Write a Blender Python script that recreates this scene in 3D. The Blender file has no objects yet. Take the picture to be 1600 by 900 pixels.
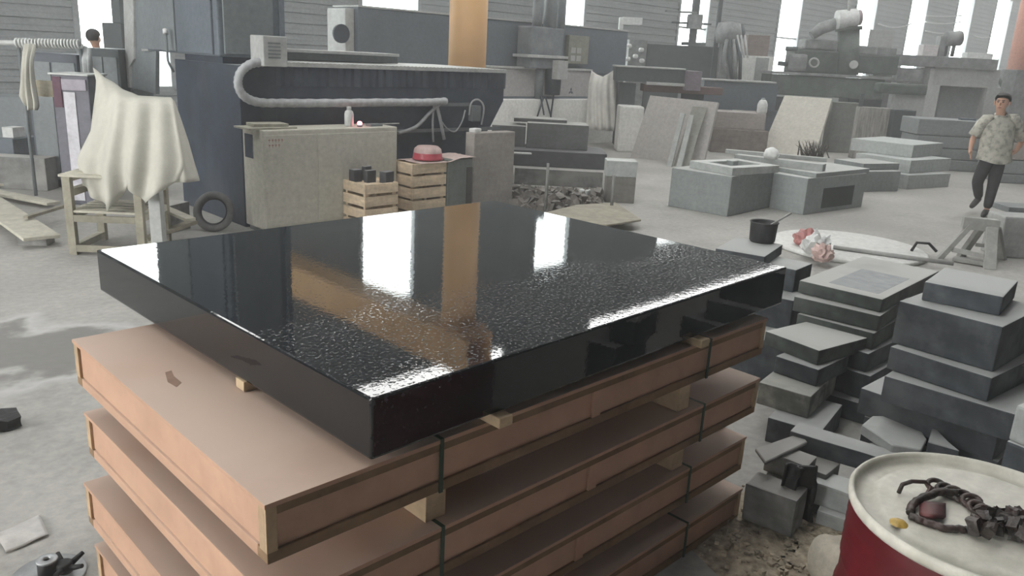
import bpy, bmesh, math, random
from mathutils import Vector, Matrix, Euler, noise as mnoise
random.seed(7)
SC = bpy.context.scene
COL = SC.collection
PI = math.pi

# ------------------------------------------------------------------ camera
# World axes follow the hall: +X and +Y run along its two walls, the camera looks along their diagonal.
F_PX, PITCH, ROLL, CAM_H = 1250.0, math.radians(16.25), math.radians(3.0), 1.9
S2 = 2 ** -.5
_fw = Vector((S2 * math.cos(PITCH), S2 * math.cos(PITCH), -math.sin(PITCH)))
_rt = Vector((S2, -S2, 0)); _up = _rt.cross(_fw)
CR = _rt * math.cos(ROLL) + _up * math.sin(ROLL)
CU = _up * math.cos(ROLL) - _rt * math.sin(ROLL)
CF = _fw
CAM = Vector((0, 0, CAM_H))
cd = bpy.data.cameras.new('camera'); cam = bpy.data.objects.new('camera', cd); COL.objects.link(cam)
cd.sensor_fit = 'HORIZONTAL'; cd.sensor_width = 36; cd.lens = F_PX / 1600 * 36; cd.clip_start = .05; cd.clip_end = 300
m3 = Matrix((CR, CU, -CF)).transposed(); cam.matrix_world = Matrix.Translation(CAM) @ m3.to_4x4()
SC.camera = cam
def RAY(x, y): return CR * ((x - 800) / F_PX) - CU * ((y - 450) / F_PX) + CF
def G(x, y, z=0.0):            # survey: where a sight line meets the level z
    d = RAY(x, y); return CAM + d * ((z - CAM_H) / d.z)
def WU(x, y, u): d = RAY(x, y); return CAM + d * (u / d.x)
def WV(x, y, v): d = RAY(x, y); return CAM + d * (v / d.y)

# ------------------------------------------------------------------ world, lights, exposure
w = bpy.data.worlds.new('sky'); SC.world = w; w.use_nodes = True
bg = w.node_tree.nodes['Background']; bg.inputs[0].default_value = (.985, .985, .96, 1); bg.inputs[1].default_value = 7.0
SC.view_settings.view_transform = 'Standard'; SC.view_settings.look = 'None'
SC.view_settings.gamma = 1; SC.view_settings.exposure = 0.4; SC.view_settings.use_curve_mapping = False
STRIP_GLOW = 5.0        # radiance of the unseen roof strips added to light the hall
HAZE = 0.0092

# ------------------------------------------------------------------ materials
MT = {}
def M(name, col, rough=.6, metal=0., var=.12, scale=6., bump=0., bscale=None, dust=None, damt=.8, coat=0., blot=.0, blotcol=None, blotscale=1.2, spec=.5, rnd=.10, stretch=None, trans=0., grime=.22):
    if name in MT: return MT[name]
    m = bpy.data.materials.new(name); m.use_nodes = True; MT[name] = m
    nt = m.node_tree; N = nt.nodes; L = nt.links; b = N['Principled BSDF']
    b.inputs['Roughness'].default_value = rough; b.inputs['Metallic'].default_value = metal
    b.inputs['Specular IOR Level'].default_value = spec
    b.inputs['Coat Weight'].default_value = coat
    if trans: b.inputs['Transmission Weight'].default_value = trans
    tc = N.new('ShaderNodeTexCoord'); vec = tc.outputs['Object']
    if stretch:
        mp = N.new('ShaderNodeMapping'); mp.inputs['Scale'].default_value = stretch; L.new(vec, mp.inputs[0]); svec = mp.outputs[0]
    else: svec = vec
    n1 = N.new('ShaderNodeTexNoise'); n1.inputs['Scale'].default_value = scale; n1.inputs['Detail'].default_value = 5; L.new(svec, n1.inputs['Vector'])
    def mix(a, bcol, fac):
        x = N.new('ShaderNodeMix'); x.data_type = 'RGBA'
        if isinstance(fac, float): x.inputs[0].default_value = fac
        else: L.new(fac, x.inputs[0])
        for i, c in ((6, a), (7, bcol)):
            if isinstance(c, tuple): x.inputs[i].default_value = (*c, 1)
            else: L.new(c, x.inputs[i])
        return x.outputs[2]
    def mr(o, a, bb, c=0., d=1.):
        r = N.new('ShaderNodeMapRange'); L.new(o, r.inputs[0])
        for i, q in enumerate((a, bb, c, d)): r.inputs[i + 1].default_value = q
        return r.outputs[0]
    c = mix(tuple(max(0, q * (1 - var)) for q in col), tuple(min(1, q * (1 + var)) for q in col), mr(n1.outputs[0], .3, .7))
    if grime:
        ng = N.new('ShaderNodeTexNoise'); ng.inputs['Scale'].default_value = 17; ng.inputs['Detail'].default_value = 8; ng.inputs['Roughness'].default_value = .7; L.new(vec, ng.inputs['Vector'])
        hg = N.new('ShaderNodeHueSaturation'); L.new(c, hg.inputs['Color']); L.new(mr(ng.outputs[0], .3, .7, 1 - grime, 1 + grime * .6), hg.inputs['Value']); c = hg.outputs[0]
    if blot:
        n2 = N.new('ShaderNodeTexNoise'); n2.inputs['Scale'].default_value = blotscale; n2.inputs['Detail'].default_value = 6; n2.inputs['Roughness'].default_value = .6; L.new(vec, n2.inputs['Vector'])
        c = mix(c, blotcol or tuple(q * .5 for q in col), mr(n2.outputs[0], .48, .68, 0., blot))
    if dust:
        g = N.new('ShaderNodeNewGeometry'); sx = N.new('ShaderNodeSeparateXYZ'); L.new(g.outputs['True Normal'], sx.inputs[0])
        up = mr(sx.outputs[2], .35, .9, 0., damt)
        n3 = N.new('ShaderNodeTexNoise'); n3.inputs['Scale'].default_value = 2.2; n3.inputs['Detail'].default_value = 5; L.new(vec, n3.inputs['Vector'])
        mm = N.new('ShaderNodeMath'); mm.operation = 'MULTIPLY'; L.new(up, mm.inputs[0]); L.new(mr(n3.outputs[0], .25, .55, .6, 1.), mm.inputs[1])
        c = mix(c, dust, mm.outputs[0])
    if rnd:
        oi = N.new('ShaderNodeObjectInfo'); hv = N.new('ShaderNodeHueSaturation'); L.new(c, hv.inputs['Color']); L.new(mr(oi.outputs['Random'], 0, 1, 1 - rnd, 1 + rnd), hv.inputs['Value']); c = hv.outputs[0]
    L.new(c, b.inputs['Base Color'])
    if bump:
        n4 = N.new('ShaderNodeTexNoise'); n4.inputs['Scale'].default_value = bscale or scale * 4; n4.inputs['Detail'].default_value = 4; L.new(svec, n4.inputs['Vector'])
        bp = N.new('ShaderNodeBump'); bp.inputs['Strength'].default_value = bump; bp.inputs['Distance'].default_value = .01; L.new(n4.outputs[0], bp.inputs['Height']); L.new(bp.outputs[0], b.inputs['Normal'])
    return m
def EM(name, col, s):
    if name in MT: return MT[name]
    m = bpy.data.materials.new(name); m.use_nodes = True; nt = m.node_tree; nt.nodes.clear(); MT[name] = m
    e = nt.nodes.new('ShaderNodeEmission'); e.inputs[0].default_value = (*col, 1); e.inputs[1].default_value = s
    o = nt.nodes.new('ShaderNodeOutputMaterial'); nt.links.new(e.outputs[0], o.inputs[0]); return m
def glass_mat():
    m = bpy.data.materials.new('window_glass'); m.use_nodes = True; nt = m.node_tree; nt.nodes.clear()
    t = nt.nodes.new('ShaderNodeBsdfTransparent'); t.inputs[0].default_value = (.92, .95, .95, 1)
    g = nt.nodes.new('ShaderNodeBsdfGlossy'); g.inputs['Roughness'].default_value = .1
    x = nt.nodes.new('ShaderNodeMixShader'); x.inputs[0].default_value = .06
    o = nt.nodes.new('ShaderNodeOutputMaterial')
    nt.links.new(t.outputs[0], x.inputs[1]); nt.links.new(g.outputs[0], x.inputs[2]); nt.links.new(x.outputs[0], o.inputs[0]); return m
DUST = (.50, .50, .47)
granite = M('polished_black_granite', (.010, .012, .014), rough=.012, var=.5, scale=60, spec=.42, rnd=0)
ply = M('plywood', (.49, .295, .20), rough=.62, var=.12, scale=3, bump=.05, bscale=20, blot=.35, blotcol=(.46, .30, .21), blotscale=1.6, rnd=.05, dust=(.58, .46, .38), damt=.75, grime=.09)  # upward faces paler: the dust tone also carries the light from above
pine = M('pine_timber', (.62, .47, .30), rough=.7, var=.18, scale=4, stretch=(1, 1, 6), bump=.06, blot=.4, blotcol=(.35, .24, .14), blotscale=3)
cornerm = M('crate_corner_wood', (.44, .31, .19), rough=.75, var=.25, scale=6, bump=.08)
batten = M('crate_batten', (.22, .135, .07), rough=.75, var=.25, scale=6, bump=.08, blot=.5, blotcol=(.16, .10, .05), blotscale=3)
strapm = M('green_strap', (.02, .05, .03), rough=.4, var=.1)
stone = M('grey_granite', (.052, .060, .069), rough=.75, var=.25, scale=14, bump=.12, bscale=60, dust=(.44, .45, .44), damt=.9, blot=.7, blotcol=(.15, .16, .17), blotscale=3.4)
stoneg = M('green_grey_granite', (.058, .070, .064), rough=.75, var=.25, scale=14, bump=.12, bscale=60, dust=(.46, .46, .44), damt=.95, blot=.6, blotcol=(.16, .18, .165), blotscale=3.4)
pale = M('pale_grey_stone', (.38, .40, .39), rough=.8, var=.12, scale=5, bump=.06, bscale=40, dust=(.55, .56, .54), damt=.7, blot=.35, blotcol=(.28, .30, .29), blotscale=1.5)
offcut = M('dusty_offcut', (.17, .17, .165), rough=.85, var=.3, scale=9, bump=.2, bscale=30, dust=(.40, .39, .37), damt=.9, blot=.6, blotcol=(.36, .35, .33), blotscale=2)
floorm = None

# ------------------------------------------------------------------ mesh helpers
class MB:
    def __init__(s): s.bm = bmesh.new()
    def box(s, x0, x1, y0, y1, z0, z1, bev=0., rot=0., mat=None):
        vs = [s.bm.verts.new((x, y, z)) for z in (z0, z1) for y in (y0, y1) for x in (x0, x1)]
        fs = [(0, 2, 3, 1), (4, 5, 7, 6), (0, 1, 5, 4), (2, 6, 7, 3), (0, 4, 6, 2), (1, 3, 7, 5)]
        F = [s.bm.faces.new([vs[i] for i in f]) for f in fs]
        if rot or mat:
            mtx = mat or Matrix.Translation(Vector(((x0 + x1) / 2, (y0 + y1) / 2, 0))) @ Matrix.Rotation(rot, 4, 'Z') @ Matrix.Translation(Vector((-(x0 + x1) / 2, -(y0 + y1) / 2, 0)))
            for v in vs: v.co = mtx @ v.co
        if bev:
            ed = list({e for f in F for e in f.edges})
            bmesh.ops.bevel(s.bm, geom=ed, offset=bev, segments=2, affect='EDGES', profile=.6)
        return s
    def beam(s, a, b, wd, ht, up=(0, 0, 1), bev=0.):
        a = Vector(a); b = Vector(b); d = (b - a); l = d.length; d.normalize(); u = Vector(up)
        if abs(d.dot(u)) > .98: u = Vector((1, 0, 0))
        r = d.cross(u).normalized(); u = r.cross(d)
        mt = Matrix((r, d, u)).transposed().to_4x4(); mt.translation = a
        return s.box(-wd / 2, wd / 2, 0, l, -ht / 2, ht / 2, bev, mat=mt)
    def ring(s, c, ax, r, n, ph=0.):
        ax = Vector(ax).normalized(); h = Vector((0, 0, 1)) if abs(ax.z) < .9 else Vector((1, 0, 0))
        p = ax.cross(h).normalized(); q = ax.cross(p)
        return [s.bm.verts.new(Vector(c) + p * (r * math.cos(2 * PI * i / n + ph)) + q * (r * math.sin(2 * PI * i / n + ph))) for i in range(n)]
    def loft(s, rings, cap=True, close=False, smooth=True):
        for k in range(len(rings) - (0 if close else 1)):
            a, b = rings[k], rings[(k + 1) % len(rings)]; n = len(a)
            for i in range(n):
                f = s.bm.faces.new((a[i], a[(i + 1) % n], b[(i + 1) % n], b[i])); f.smooth = smooth
        if cap and not close: s.bm.faces.new(rings[0][::-1]); s.bm.faces.new(rings[-1])
        return s
    def cyl(s, a, b, r0, r1=None, n=16):
        r1 = r0 if r1 is None else r1; d = Vector(b) - Vector(a)
        return s.loft([s.ring(a, d, r0, n), s.ring(b, d, r1, n)])
    def lathe(s, prof, n=40, c=(0, 0, 0), cap=True):
        rr = []
        for r, z in prof: rr.append([s.bm.verts.new((c[0] + r * math.cos(2 * PI * i / n), c[1] + r * math.sin(2 * PI * i / n), c[2] + z)) for i in range(n)])
        return s.loft(rr, cap)
    def tube(s, pts, r, n=8, close=False):
        pts = [Vector(p) for p in pts]; k = len(pts); rr = []; prev = None
        for i, p in enumerate(pts):
            a = pts[(i - 1) % k] if (i or close) else p; b = pts[(i + 1) % k] if (i < k - 1 or close) else p
            d = (b - a).normalized()
            if prev is None: prev = d.orthogonal().normalized()
            prev = (prev - d * prev.dot(d)).normalized(); q = d.cross(prev)
            ri = r[i] if isinstance(r, (list, tuple)) else r
            rr.append([s.bm.verts.new(p + prev * (ri * math.cos(2 * PI * j / n)) + q * (ri * math.sin(2 * PI * j / n))) for j in range(n)])
        return s.loft(rr, True, close)
    def prism(s, poly, a, b, axis='z', bev=0.):
        def P(p, t): return {'z': (p[0], p[1], t), 'y': (p[0], t, p[1]), 'x': (t, p[0], p[1])}[axis]
        A = [s.bm.verts.new(P(p, a)) for p in poly]; B = [s.bm.verts.new(P(p, b)) for p in poly]; n = len(poly)
        F = [s.bm.faces.new(A[::-1]), s.bm.faces.new(B)] + [s.bm.faces.new((A[i], A[(i + 1) % n], B[(i + 1) % n], B[i])) for i in range(n)]
        if bev: bmesh.ops.bevel(s.bm, geom=list({e for f in F for e in f.edges}), offset=bev, segments=1, affect='EDGES')
        return s
    def grid(s, fn, nu, nv, smooth=True, closeu=False):
        V = [[s.bm.verts.new(fn(i / nu, j / nv)) for j in range(nv + 1)] for i in range(nu + (0 if closeu else 1))]
        n = len(V)
        for i in range(n if closeu else n - 1):
            for j in range(nv):
                f = s.bm.faces.new((V[i][j], V[(i + 1) % n][j], V[(i + 1) % n][j + 1], V[i][j + 1])); f.smooth = smooth
        return s
    def rough(s, amp, cuts=2, freq=3., seed=0.):
        if cuts: bmesh.ops.subdivide_edges(s.bm, edges=s.bm.edges[:], cuts=cuts, use_grid_fill=True)
        o = Vector((seed * 3.7, seed * 1.3, seed))
        for v in s.bm.verts: v.co += mnoise.noise_vector(v.co * freq + o) * amp
        return s
    def mesh(s, name):
        bmesh.ops.recalc_face_normals(s.bm, faces=s.bm.faces[:])
        me = bpy.data.meshes.new(name); s.bm.to_mesh(me); s.bm.free(); return me
    def build(s, name, mat, parent=None, loc=None, rz=0.):
        o = bpy.data.objects.new(name, s.mesh(name)); COL.objects.link(o)
        for q in (mat if isinstance(mat, (list, tuple)) else [mat]): o.data.materials.append(q)
        if parent: o.parent = parent
        if loc is not None: o.location = loc
        if rz: o.rotation_euler = (0, 0, rz)
        return o
def tag(o, label, cat, group=None, kind=None):
    if label: o['label'] = label
    if cat: o['category'] = cat
    if group: o['group'] = group
    if kind or cat: o['kind'] = kind or 'thing'
    return o
def thing(name, label, cat, loc=(0, 0, 0), rz=0., group=None):
    o = bpy.data.objects.new(name, None); COL.objects.link(o); o.location = loc; o.rotation_euler = (0, 0, rz); o.empty_display_size = .1
    return tag(o, label, cat, group)
def struct(o): o['kind'] = 'structure'; return o
def dup(root, loc, rz=None, label=None):
    r = root.copy(); COL.objects.link(r); r.location = loc
    if rz is not None: r.rotation_euler = (0, 0, rz)
    if label: r['label'] = label
    for ch in list(root.children):
        c = ch.copy(); COL.objects.link(c); c.parent = r
        for g in list(ch.children):
            d = g.copy(); COL.objects.link(d); d.parent = c
    return r
def solid(name, label, cat, mb, mat, loc, rz=0., group=None):
    return tag(mb.build(name, mat, None, loc, rz), label, cat, group)
def frame3(Lp, Np, Rp, z):     # survey of a block's top face: left, near and right corner -> near corner, heading, length, depth
    n = G(*Np, z); l = G(*Lp, z); a = (l - n); rz = math.atan2(a.y, a.x)
    d = (G(*Rp, z) - n).length if isinstance(Rp, tuple) else Rp
    return n, rz, a.length, d
def block(label, Lp, Np, Rp, z, t, mat, name='stone_block', cat='stone block', group=None, bev=.006, amp=.0, seed=0):
    n, rz, l, d = frame3(Lp, Np, Rp, z)
    mb = MB().box(0, l, -d, 0, 0, t, bev)
    if amp: mb.rough(amp, 2, 5, seed)
    return solid(name, label, cat, mb, mat, (n.x, n.y, z - t), rz, group)

# ------------------------------------------------------------------ the hall
def floor_material():
    m = M('concrete_floor', (.375, .365, .34), rough=.85, var=.16, scale=1.6, bump=.25, bscale=9, rnd=0, blot=.6, blotcol=(.25, .245, .23), blotscale=.8)
    nt = m.node_tree; N = nt.nodes; L = nt.links; b = N['Principled BSDF']
    tc = [n for n in N if n.type == 'TEX_COORD'][0]
    # a damp patch beside the crates with a pale dried rim
    p = G(45, 548)
    mp = N.new('ShaderNodeMapping'); mp.inputs['Location'].default_value = (-p.x, -p.y, 0); L.new(tc.outputs['Object'], mp.inputs[0])
    nz = N.new('ShaderNodeTexNoise'); nz.inputs['Scale'].default_value = 2.2; nz.inputs['Detail'].default_value = 5; L.new(tc.outputs['Object'], nz.inputs['Vector'])
    ln = N.new('ShaderNodeVectorMath'); ln.operation = 'LENGTH'; L.new(mp.outputs[0], ln.inputs[0])
    ad = N.new('ShaderNodeMath'); ad.operation = 'MULTIPLY_ADD'; L.new(nz.outputs[0], ad.inputs[0]); ad.inputs[1].default_value = 1.3; L.new(ln.outputs['Value'], ad.inputs[2])
    def mr(a, bb, c, d):
        r = N.new('ShaderNodeMapRange'); L.new(ad.outputs[0], r.inputs[0])
        for i, q in enumerate((a, bb, c, d)): r.inputs[i + 1].default_value = q
        return r.outputs[0]
    src = b.inputs['Base Color'].links[0].from_socket
    x = N.new('ShaderNodeMix'); x.data_type = 'RGBA'; L.new(mr(1.02, 1.14, .75, 0), x.inputs[0]); L.new(src, x.inputs[6]); x.inputs[7].default_value = (.15, .145, .14, 1)
    cr = N.new('ShaderNodeValToRGB'); L.new(mr(1.0, 1.5, 0, 1), cr.inputs[0]); e = cr.color_ramp.elements
    e[0].position = .15; e[0].color = (0, 0, 0, 1); e[1].position = .8; e[1].color = (0, 0, 0, 1); k = e.new(.4); k.color = (.6, .6, .6, 1)
    y = N.new('ShaderNodeMix'); y.data_type = 'RGBA'; L.new(cr.outputs[0], y.inputs[0]); L.new(x.outputs[2], y.inputs[6]); y.inputs[7].default_value = (.52, .52, .52, 1)
    L.new(y.outputs[2], b.inputs['Base Color'])
    return m
floorm = floor_material()
struct(MB().box(-9, 75, -9, 16.5, -.2, 0).build('floor', floorm))
WALL_V = 16.5
wallm = M('grey_profiled_sheet', (.28, .30, .305), rough=.6, var=.08, scale=1.5, rnd=.04, blot=.3, blotcol=(.25, .27, .28), blotscale=.6)
walld = M('dark_end_wall', (.10, .11, .12), rough=.8, var=.1, scale=1)
framem = M('window_frame_paint', (.30, .32, .33), rough=.5)
glass = glass_mat()
WIN = [(4.96, 6.65), (11.05, 12.75), (17.3, 18.9), (23.7, 25.5), (30.4, 32.2), (37.2, 39.4), (43.4, 45.6), (50.0, 52.6), (56.6, 59.6), (64, 67)]
SILL, HEAD, CL0, CL1, ROOF = .9, 6.75, 9.0, 10.3, 10.6
def sheet(mb, x0, x1, z0, z1, y=WALL_V, pitch=.22, dep=.035):
    z = z0; prof = []
    while z < z1 - 1e-6:
        for dz, dy in ((0, 0), (.5, 0), (.56, 1), (.94, 1)):
            if z + dz * pitch < z1: prof.append((y - dy * dep, z + dz * pitch))
        z += pitch
    prof.append((y, z1))
    mb.prism(prof + [(y + .12, z1), (y + .12, z0)], x0, x1, 'x')
back = MB()
sheet(back, -9, WIN[0][0], 0, CL0)
for i, (a, b) in enumerate(WIN):
    nx = WIN[i + 1][0] if i + 1 < len(WIN) else 75
    sheet(back, b, nx, 0, CL0)
    sheet(back, a, b, 0, SILL); sheet(back, a, b, HEAD, CL0)
back.box(-9, 75, WALL_V, WALL_V + .12, CL1, ROOF)
for a, b in ((-9, 2.2), (16.3, 20.3), (46, 48), (60, 62)): sheet(back, a, b, CL0, CL1)
wb = struct(back.build('wall_back', wallm))
for i, (a, b) in enumerate(WIN):
    fr = MB()
    for x in (a, b): fr.box(x - .05, x + .05, WALL_V - .06, WALL_V + .1, SILL, HEAD)
    for z in (SILL, HEAD): fr.box(a, b, WALL_V - .06, WALL_V + .1, z - .05, z + .05)
    wn = struct(fr.build('window_%d' % (i + 1), framem))
    if i in (3, 4, 5):
        MB().box(a, b, WALL_V, WALL_V + .05, 3.05, 3.11).build('glazing_bar', framem, wn)
    for z0, z1 in ((SILL + .05, 3.05), (3.11, HEAD - .05)):
        MB().box(a + .05, b - .05, WALL_V + .02, WALL_V + .03, z0, z1).build('pane', glass, wn)
# the other sides: blind wall behind the camera, a wide open doorway in the near end, the far end
struct(MB().box(-9, 75, -9.2, -9, 0, ROOF).build('wall_front', walld))
struct(MB().box(74.8, 75, -9, WALL_V, 0, ROOF).build('wall_right', wallm))
lw = MB(); lw.box(-9.2, -9, -9, 1, 0, ROOF); lw.box(-9.2, -9, 11, WALL_V, 0, ROOF); lw.box(-9.2, -9, 1, 11, 6, ROOF)
struct(lw.build('wall_left', wallm))
roof = MB()
GLOW_STRIPS = [(3.0, 4.5), (7.2, 8.7)]  # unseen glowing strips, placed to light the column and cabinet front
ys = [-9] + [q for s in GLOW_STRIPS for q in s] + [16.62]
for i in range(0, len(ys), 2): roof.box(-9, 75, ys[i], ys[i + 1], ROOF, ROOF + .15)
struct(roof.build('ceiling', walld))
glowm = EM('added_roof_glow', (.985, .985, .96), STRIP_GLOW)
for k, (a, b) in enumerate(GLOW_STRIPS):
    struct(MB().box(-9, 75, a, b, ROOF + .02, ROOF + .05).build('window_%d' % (20 + k), glowm))  # added light strips, only numbered along with the windows

# ------------------------------------------------------------------ plate and crates
def granite_top():
    nt = granite.node_tree; N = nt.nodes; L = nt.links; b = N['Principled BSDF']
    tc = [n for n in N if n.type == 'TEX_COORD'][0]
    nz = N.new('ShaderNodeTexNoise'); nz.inputs['Scale'].default_value = 55; nz.inputs['Detail'].default_value = 3; L.new(tc.outputs['Object'], nz.inputs['Vector'])
    b1 = N.new('ShaderNodeBump'); b1.inputs['Strength'].default_value = .05; b1.inputs['Distance'].default_value = .002; L.new(nz.outputs[0], b1.inputs['Height'])
    # wet droplets along the edge nearest the camera
    n2 = N.new('ShaderNodeTexNoise'); n2.inputs['Scale'].default_value = 95; n2.inputs['Detail'].default_value = 1; L.new(tc.outputs['Object'], n2.inputs['Vector'])
    n3 = N.new('ShaderNodeTexNoise'); n3.inputs['Scale'].default_value = 2.5; L.new(tc.outputs['Object'], n3.inputs['Vector'])
    sx = N.new('ShaderNodeSeparateXYZ'); L.new(tc.outputs['Object'], sx.inputs[0])
    def mr(o, a, bb, c, d):
        r = N.new('ShaderNodeMapRange'); L.new(o, r.inputs[0])
        for i, q in enumerate((a, bb, c, d)): r.inputs[i + 1].default_value = q
        return r.outputs[0]
    def mul(p, q):
        k = N.new('ShaderNodeMath'); k.operation = 'MULTIPLY'; L.new(p, k.inputs[0]); L.new(q, k.inputs[1]); return k.outputs[0]
    ge = N.new('ShaderNodeNewGeometry'); sz = N.new('ShaderNodeSeparateXYZ'); L.new(ge.outputs['True Normal'], sz.inputs[0])
    drop = mul(mul(mr(n2.outputs[0], .60, .72, 0, 1), mr(sz.outputs[2], .8, .95, 0, 1)), mul(mr(sx.outputs[1], .02, .60, 1, .02), mr(n3.outputs[0], .35, .6, .15, 1)))
    b2 = N.new('ShaderNodeBump'); b2.inputs['Strength'].default_value = .5; b2.inputs['Distance'].default_value = .004; L.new(drop, b2.inputs['Height']); L.new(b1.outputs[0], b2.inputs['Normal'])
    L.new(b2.outputs[0], b.inputs['Normal'])
granite_top()
PB, PA, PC = G(580, 624, 1.12), G(151, 390, 1.12), G(1230, 417, 1.12)
prz = math.atan2((PC - PB).y, (PC - PB).x); pl, pw = (PC - PB).length, (PA - PB).length
solid('granite_plate', 'thick polished black granite plate on the plywood crates', 'granite plate', MB().box(0, pl, 0, pw, 0, .158, .007), granite, (PB.x, PB.y, .962), prz)
CX0, CY0, CLN, CWD, CH = .721, 1.448, 2.20, 1.305, .155
def crate_parts(t):
    ln, wd, h = CLN, CWD, CH
    MB().box(0, ln, 0, wd, h - .012, h, .001).build('top_panel', ply, t)
    MB().box(.03, ln - .03, .03, wd - .03, .012, .022).build('bottom_panel', ply, t)
    i = .012
    MB().box(i + .006, ln - i - .006, i, i + .01, .03, h - .012).build('side_panel', ply, t)
    MB().box(i + .006, ln - i - .006, wd - i - .01, wd - i, .03, h - .012).build('side_panel', ply, t)
    MB().box(i, i + .01, i, wd - i, .03, h - .012).build('end_panel', ply, t)
    MB().box(ln - i - .01, ln - i, i, wd - i, .03, h - .012).build('end_panel', ply, t)
    for y0, y1 in ((.004, .05), (wd - .05, wd - .004)): MB().box(.004, ln - .004, y0, y1, 0, .03, .002).build('bottom_batten', batten, t)
    MB().box(.004, .05, .05, wd - .05, 0, .03, .002).build('bottom_batten', ply, t); MB().box(ln - .05, ln - .004, .05, wd - .05, 0, .03, .002).build('bottom_batten', ply, t)
    for y0, y1 in ((.002, .012), (wd - .012, wd - .002)):
        MB().box(.03, ln - .03, y0, y1, h - .034, h - .0125, .001).build('top_batten', batten, t)
    for x, y in ((0, 0), (ln, 0), (0, wd), (ln, wd)):
        sx, sy = (1 if x == 0 else -1), (1 if y == 0 else -1)
        xs = sorted((x + sx * .003, x + sx * .03)); yy = sorted((y + sy * .003, y + sy * .012))
        MB().box(*xs, *yy, .028, h - .0125, .001).build('corner_batten', cornerm, t)
        xs = sorted((x + sx * .003, x + sx * .012)); yy = sorted((y + sy * .012, y + sy * .038))
        MB().box(*xs, *yy, .028, h - .0125, .001).build('corner_batten', cornerm, t)
    for x in (1.14,): MB().box(x - .02, x + .02, .003, .012, .03, h - .034, .001).build('middle_batten', ply, t)
    for x in (.50, ln - .42):
        MB().box(x - .006, x + .006, -.0015, .0025, -.001, h + .0015).build('strap', strapm, t)
        MB().box(x - .006, x + .006, .0, wd, h, h + .0015).build('strap', strapm, t)
TOPS = [.93, .665, .40, .155]
crate = thing('plywood_crate', 'topmost flat plywood crate, directly under the black granite plate', 'crate', (CX0, CY0, TOPS[0] - CH), 0, 'flat plywood crates in one stack')
crate_parts(crate)
for k, lb in ((1, 'flat plywood crate second from the top of the stack under the granite plate'), (2, 'flat plywood crate third from the top of the stack under the granite plate'), (3, 'lowest flat plywood crate of the stack, lying on the floor')):
    dup(crate, (CX0 + (.0, .012, -.01, .0)[k], CY0 + (0, .0, .012, 0)[k], TOPS[k] - CH), 0, lb)

sm_ = M('dark_smudge', (.27, .17, .12), rough=.8, rnd=0)
for nm_, pts in (('smudge', [(258, 582), (268, 579), (272, 588), (284, 598), (276, 605), (262, 597)]),):
    P = [G(x, y, .93) for x, y in pts]
    mb = MB().prism([(p.x - CX0, p.y - CY0) for p in P], CH - .0005, CH + .0006); mb.build(nm_, sm_, crate)

# ------------------------------------------------------------------ timbers under the plate and between the crates
def bar(label, x, y, z, sx, sy, sz, mat=None, name='timber_block', cat='timber', rz=0., group=None, bev=.003):
    return solid(name, label, cat, MB().box(-sx / 2, sx / 2, -sy / 2, sy / 2, 0, sz, bev), mat or pine, (x, y, z), rz, group)
bar('small timber bearer jutting from under the middle of the granite plate', 1.40, 1.755, .9315, .05, .72, .0300)
bar('small timber bearer jutting from under the right end of the granite plate', 2.40, 1.77, .9315, .05, .72, .0300)
bar('timber bearer poking from the left long side under the granite plate', 1.33, 2.05, .9315, .74, .05, .0300)
bar('pale spacer block between the top two crates, nearest the camera', 1.24, 1.62, .6665, .07, .26, .108)
bar('spacer block between the top two crates, towards their right end', 2.40, 1.60, .6665, .07, .26, .108)
bar('spacer block between the second and third crates, right end', 2.44, 1.62, .4015, .07, .26, .108)
bar('spacer block between the second and third crates, left part', 1.25, 1.66, .4015, .07, .26, .108)
bar('spacer block hidden deep between the lowest two crates', 1.9, 1.72, .1565, .07, .22, .087)
for z, hh, w_ in ((.6665, .108, 'top two'), (.4015, .108, 'second and third'), (.1565, .087, 'lowest two')):
    bar('long rear bearer running between the %s crates' % w_, 1.82, 2.45, z, 1.9, .07, hh)

# ------------------------------------------------------------------ stacked stone to the right of the crates
GM, GL, GR, GP = 'stones in the middle stack', 'stones in the low front stack', 'stones in the tall right stack', 'stones under the pot'
M1 = block('dusty grey slab on top of the middle stack, with a darker rectangle of wiped dust', (1249, 438), (1379, 468), (1438, 418), .66, .078, stoneg, group=GM)
n_, rz_, l_, d_ = frame3((1249, 438), (1379, 468), (1438, 418), .66)
MB().box(l_ * .12, l_ * .72, -d_ * .62, -d_ * .10, .0775, .0788).build('wiped_patch', M('wiped_stone', (.26, .275, .28), rough=.6, rnd=0), M1)
block('green-black slab second from the top of the middle stack', (1241, 463), (1375, 494), .98, .580, .092, stoneg, group=GM)
block('grey slab third from the top of the middle stack', (1246, 490), (1366, 521), .95, .486, .100, stoneg, group=GM)
block('grey slab fourth from the top of the middle stack', (1240, 518), (1357, 553), .95, .384, .112, stone, group=GM)
block('grey slab fifth from the top of the middle stack', (1244, 552), (1360, 588), .9, .270, .15, stone, group=GM)
block('lowest slab of the middle stack, on the floor in shadow', (1240, 600), (1362, 636), .9, .118, .117, stone, group=GM)
block('pale-topped grey block on top of the low front stack beside the crates', (1196, 517), (1280, 548), (1340, 523), .45, .085, stoneg, group=GL)
block('dark block second from the top of the low front stack', (1212, 556), (1279, 578), (1328, 556), .364, .098, stone, group=GL)
block('wide cement-smeared block third from the top of the low front stack', (1186, 597), (1267, 620), (1342, 591), .265, .125, M('cement_smeared_stone', (.17, .18, .165), rough=.8, var=.2, scale=8, bump=.15, bscale=40, dust=(.36, .36, .33), damt=.8, blot=.95, blotcol=(.46, .45, .40), blotscale=4.), group=GL)
block('lowest block of the low front stack, lying on the floor in shadow', (1200, 652), (1282, 676), .45, .139, .138, stone, group=GL)
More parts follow.
